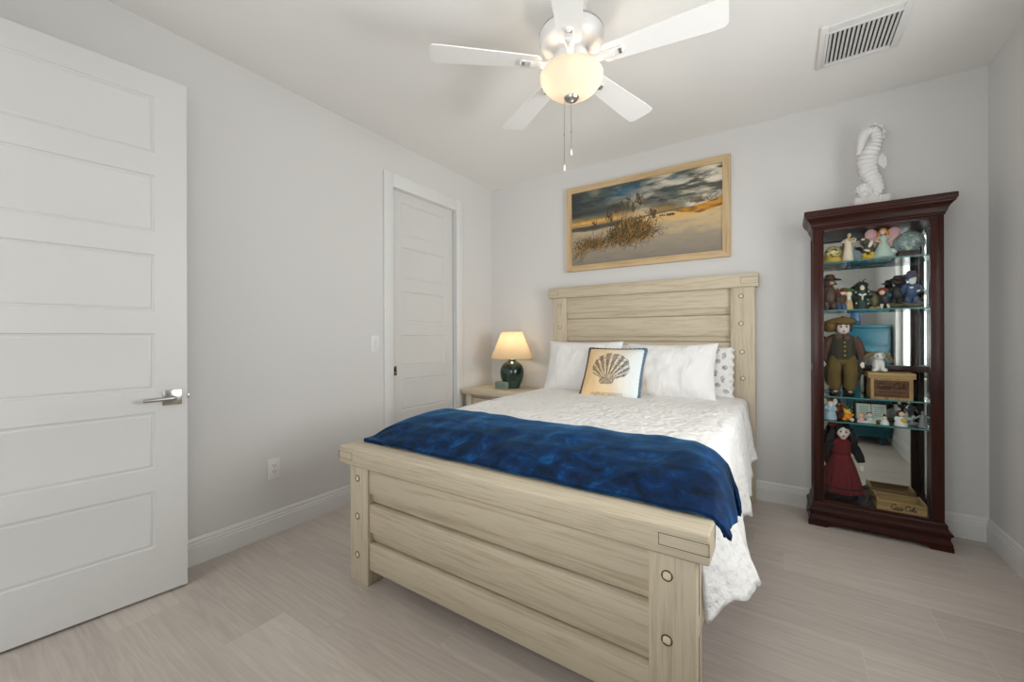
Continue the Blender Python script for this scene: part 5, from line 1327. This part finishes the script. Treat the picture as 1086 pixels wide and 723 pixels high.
BXM = Matrix.Translation((3.092, -.105, Z4 + .004)) @ Matrix.Rotation(math.radians(-14), 4, 'X')
mb = MB(); mb.box(-.078, .078, .004, .010, 0, .108, .002); mb.xf(BXM); mb.build('cover', pal('olive'), bk)
for sx_ in (-1, 1):
    mb = MB()
    def pg(u, v): return (sx_ * lerp(.002, .072, u), -.004 - .010 * math.sin(PI * min(1, u * 1.1)) * .9, lerp(.006, .104, v))
    mb.grid(pg, 14, 8); mb.grid(lambda u, v: (sx_ * lerp(.002, .072, u), .004, lerp(.006, .104, v)), 14, 8); mb.xf(BXM); p_ = mb.build('page', 'page', bk)
    mb = MB()
    for k in range(5): mb.box(sx_ * .037 - .022, sx_ * .037 + .022, -.0155, -.0135, .03 + k * .013, .033 + k * .013)
    mb.xf(BXM); mb.build('printed_line', pal('olive'), p_)
mb = MB(); mb.box(3.03, 3.154, -.125, -.072, Z4, Z4 + .006, .002); mb.build('stand', pal('gold'), bk)
figurine('snowman_figurine', 'tiny white figurine with a black cap before the open book', 'figurine', (3.142, -.185, Z4), [
    ('body', 'white', [('l', [(.022, 0), (.021, .012), (.012, .03), (0, .033)], (0, 0, 0))]), ('head', 'cream', [('e', (0, -.002, .040), (.011, .011, .012))]), ('cap', 'black', [('e', (0, 0, .052), (.009, .009, .006)), ('e', (0, 0, .060), (.004, .004, .006))])], GF)
figurine('child_figurine', 'dark haired child figurine in white holding something golden', 'figurine', (3.215, -.185, Z4), [
    ('gown', 'white', [('l', [(.030, 0), (.031, .010), (.022, .035), (.016, .055), (0, .058)], (0, 0, 0)), ('e', (-.020, -.004, .042), (.010, .010, .016))]), ('bundle', 'gold', [('e', (.010, -.020, .036), (.016, .010, .014))]),
    ('head', 'skin', [('e', (.002, -.006, .072), (.014, .013, .015))]), ('hair', 'brown', [('e', (-.002, .002, .076), (.019, .015, .018)), ('e', (-.014, .002, .062), (.008, .009, .014))])], GF)
figurine('pewter_scene', 'grey pewter tree and animal scene on the fourth shelf', 'figurine', (3.262, -.12, Z4), [
    ('base', 'pewter', [('e', (0, 0, .010), (.050, .028, .013))]), ('tree', 'charcoal', [('t', [(.0, 0, .01), (.006, 0, .05), (-.004, 0, .09), (-.036, -.004, .108)], [.010, .007, .005, .003]), ('t', [(.004, 0, .07), (.024, 0, .10), (.05, -.002, .112)], [.006, .005, .003]), ('e', (-.034, -.004, .110), (.016, .010, .012)), ('e', (.012, -.004, .108), (.018, .010, .012))]),
    ('animal', 'aqua', [('e', (-.012, -.014, .038), (.030, .012, .013)), ('e', (.018, -.016, .052), (.010, .008, .010)), ('t', [(-.03, -.014, .035), (-.034, -.016, .015)], .005), ('t', [(.008, -.014, .035), (.012, -.016, .015)], .005)])], GF)
figurine('pewter_figure', 'grey pewter standing figure at the right end of the fourth shelf', 'figurine', (3.314, -.165, Z4), [
    ('body', 'pewter', [('l', [(.020, 0), (.018, .012), (.012, .045), (.014, .065), (.006, .076), (0, .077)], (0, 0, 0)), ('t', [(-.012, 0, .065), (-.028, -.008, .056), (-.034, -.012, .05)], [.006, .005, .004]), ('t', [(.012, 0, .065), (.028, -.006, .060), (.036, -.010, .045)], [.006, .005, .004])]), ('head', 'pewter', [('e', (0, -.002, .086), (.009, .009, .011))])], GF)

# ------------------------------------------------------------------ seahorse
def sea(cx_, cy_): return (3.0 + (cx_ - 172) * .000650, 2.047 + (665 - cy_) * .000824)


sh_ = thing('seahorse_statue', 'white ridged seahorse statue on top of the display cabinet', 'statue', (3.085, -.17, 2.0085))
path = [(292, 120, 36), (322, 132, 39), (340, 156, 39), (343, 188, 40), (332, 222, 45), (312, 260, 57), (290, 305, 62), (277, 350, 67), (275, 395, 68), (286, 440, 64), (304, 480, 60), (326, 515, 53), (342, 548, 47), (346, 580, 42), (332, 604, 36), (306, 614, 30), (284, 606, 24)]
px = [p[0] for p in path]; pz = [p[1] for p in path]; pr_ = [p[2] for p in path]
tt = np.linspace(0, len(path) - 1, 240)


def cr_interp(arr, t):
    i = min(int(t), len(arr) - 2); f = t - i; p0 = arr[max(i - 1, 0)]; p1 = arr[i]; p2 = arr[i + 1]; p3 = arr[min(i + 2, len(arr) - 1)]
    return .5 * (2 * p1 + (p2 - p0) * f + (2 * p0 - 5 * p1 + 4 * p2 - p3) * f * f + (3 * p1 - p0 - 3 * p2 + p3) * f ** 3)


mb = MB(); pts = []; rr = []
for k, t in enumerate(tt):
    x, z = sea(cr_interp(px, t), cr_interp(pz, t)); pts.append((x, -.17, z)); rr.append(cr_interp(pr_, t) * .00072 * (1 + .075 * math.sin(k * 2 * PI / 10.5)))
mb.tube(pts, rr, 26)
body = mb.build('body', 'seahorse', sh_, smooth=60)
mb = MB(); hp_ = [(300, 122, 38), (270, 128, 40), (250, 142, 42), (238, 176, 38), (231, 208, 31), (224, 240, 25), (215, 270, 19), (209, 292, 21)]
mb.tube([(sea(a, c)[0], -.17, sea(a, c)[1]) for a, c, r_ in hp_], [r_ * .00072 for a, c, r_ in hp_], 20)
x, z = sea(248, 140); mb.ell((x, -.17 - .024, z), (.006, .005, .006)); mb.ell((x, -.17 + .024, z), (.006, .005, .006))
mb.build('head', 'seahorse', sh_, smooth=60)
# crest: scalloped fin round the back of the head and neck
cb = [(240, 118), (262, 100), (290, 88), (322, 86), (350, 98), (374, 120), (384, 150), (382, 180), (372, 210)]; co = [(234, 86), (260, 98), (284, 74), (312, 88), (334, 64), (352, 92), (392, 96), (384, 128), (412, 148), (392, 172), (406, 196), (382, 204), (378, 226)]
mb = MB(); n1_ = 60
inn = [(cr_interp([p[0] for p in cb], k / (n1_ - 1) * (len(cb) - 1)), cr_interp([p[1] for p in cb], k / (n1_ - 1) * (len(cb) - 1)) + 6) for k in range(n1_)]
oo = [(np.interp(k / (n1_ - 1), np.linspace(0, 1, len(co)), [p[0] for p in co]), np.interp(k / (n1_ - 1), np.linspace(0, 1, len(co)), [p[1] for p in co])) for k in range(n1_)]
for dy in (-.007, .007):
    pass
vs = []
for (a, c) in zip(inn, oo):
    xi, zi = sea(*a); xo, zo = sea(*c); vs += [(xi, -.179, zi), (xo, -.1725, zo), (xo, -.1675, zo), (xi, -.161, zi)]
fs = []
for k in range(n1_ - 1):
    for j in range(3): fs.append((4 * k + j, 4 * k + j + 1, 4 * k + 5 + j, 4 * k + 4 + j))
mb.add(vs, fs); mb.build('crest', 'seahorse', sh_, smooth=30)
mb = MB(); vs = []; c0_ = sea(335, 375)
for k in range(15):
    a = math.radians(-42 + 100 * k / 14); ro = .056 * (1 + .05 * math.cos(k * PI)); vs += [(c0_[0] + .008 * math.cos(a), -.176, c0_[1] + .010 * math.sin(a)), (c0_[0] + ro * math.cos(a) * .95, -.1715 + .003 * (k % 2), c0_[1] + ro * 1.12 * math.sin(a)), (c0_[0] + ro * math.cos(a) * .95, -.1685 + .003 * (k % 2), c0_[1] + ro * 1.12 * math.sin(a)), (c0_[0] + .008 * math.cos(a), -.164, c0_[1] + .010 * math.sin(a))]
fs = []
for k in range(14):
    for j in range(3): fs.append((4 * k + j, 4 * k + j + 1, 4 * k + 5 + j, 4 * k + 4 + j))
mb.add(vs, fs); mb.build('dorsal_fin', 'seahorse', sh_, smooth=30)
mb = MB(); rs2 = random.Random(5); xc_, zc_ = sea(245, 580)
mb.ell((xc_, -.185, zc_), (.036, .036, .044))
for k in range(70):
    a, e_ = rs2.uniform(0, 2 * PI), math.asin(rs2.uniform(-.4, 1)); mb.ell((xc_ + .036 * math.cos(a) * math.cos(e_), -.185 + .036 * math.sin(a) * math.cos(e_), zc_ + .044 * math.sin(e_)), (.0075, .0075, .0085), None, 10, 6)
mb.build('coral', 'seahorse', sh_, smooth=60)
mb = MB(); mb.box(2.998, 3.168, -.225, -.125, 2.0085, 2.072, .005)
for k in range(17):
    for z in (2.036, 2.046, 2.056, 2.066): mb.ell((3.003 + k * .01, -.2255, z), (.0046, .004, .0046), None, 8, 6)
mb.build('plinth', 'seahorse', sh_, smooth=60)

# ================================================================== DRESSER (seen in the cabinet mirror)
DX0, DX1, DY0, DY1, DH = 3.225, 3.605, -3.50, -2.50, 1.33
ds = thing('dresser', 'tall teal painted dresser reflected in the cabinet mirror', 'dresser', ((DX0 + DX1) / 2, (DY0 + DY1) / 2, 0))
mb = MB(); mb.box(DX0 + .015, DX1 - .005, DY0 + .015, DY1 - .015, .10, DH - .03, .004)
for (za, zb) in ((.115, .33), (.345, .56), (.575, .79), (.805, 1.10), (1.115, 1.29)): mb.box(DX0 + .05, DX1 - .03, DY1 - .016, DY1 - .010, za, zb, .003)
mb.build('case', 'teal', ds)
mb = MB(); mb.box(DX0, DX1, DY0, DY1, DH - .03, DH, .006); mb.build('dresser_top', 'teal', ds)
mb = MB(); mb.box(DX0 + .005, DX1 - .003, DY0 + .005, DY1 - .005, .085, .115, .006); mb.build('base_rail', 'teal', ds)
for x in (DX0 + .05, DX1 - .06):
    for y in (DY0 + .06, DY1 - .06): mb = MB(); mb.lathe([(.022, 0), (.036, .02), (.040, .045), (.032, .07), (.026, .085)], 20, (x, y, 0)); mb.build('foot', 'teal', ds)
for k in range(4):
    za = .13 + k * .292; mb = MB(); mb.box(DX0 + .003, DX0 + .016, DY0 + .04, DY1 - .04, za, za + .278, .004); dr = mb.build('drawer', 'teal', ds)
    for y in (DY0 + .25, DY1 - .25): mb = MB(); mb.lathe([(.006, 0), (.006, .012), (.015, .018), (.014, .026), (0, .029)], 14); mb.xf(Matrix.Translation((DX0 + .003, y, za + .14)) @ Matrix.Rotation(-PI / 2, 4, 'Y')); mb.build('knob', 'steel_dark', dr)
va = thing('vase', 'blue glazed vase on top of the teal dresser', 'vase', (3.315, -2.66, DH))
mb = MB(); mb.lathe([(.045, 0), (.05, .01), (.056, .09), (.05, .16), (.030, .20), (.034, .22), (.03, .22), (.026, .20), (0, .02)], 28, (3.315, -2.66, DH)); mb.build('vase_body', pal('blue', .15), va)
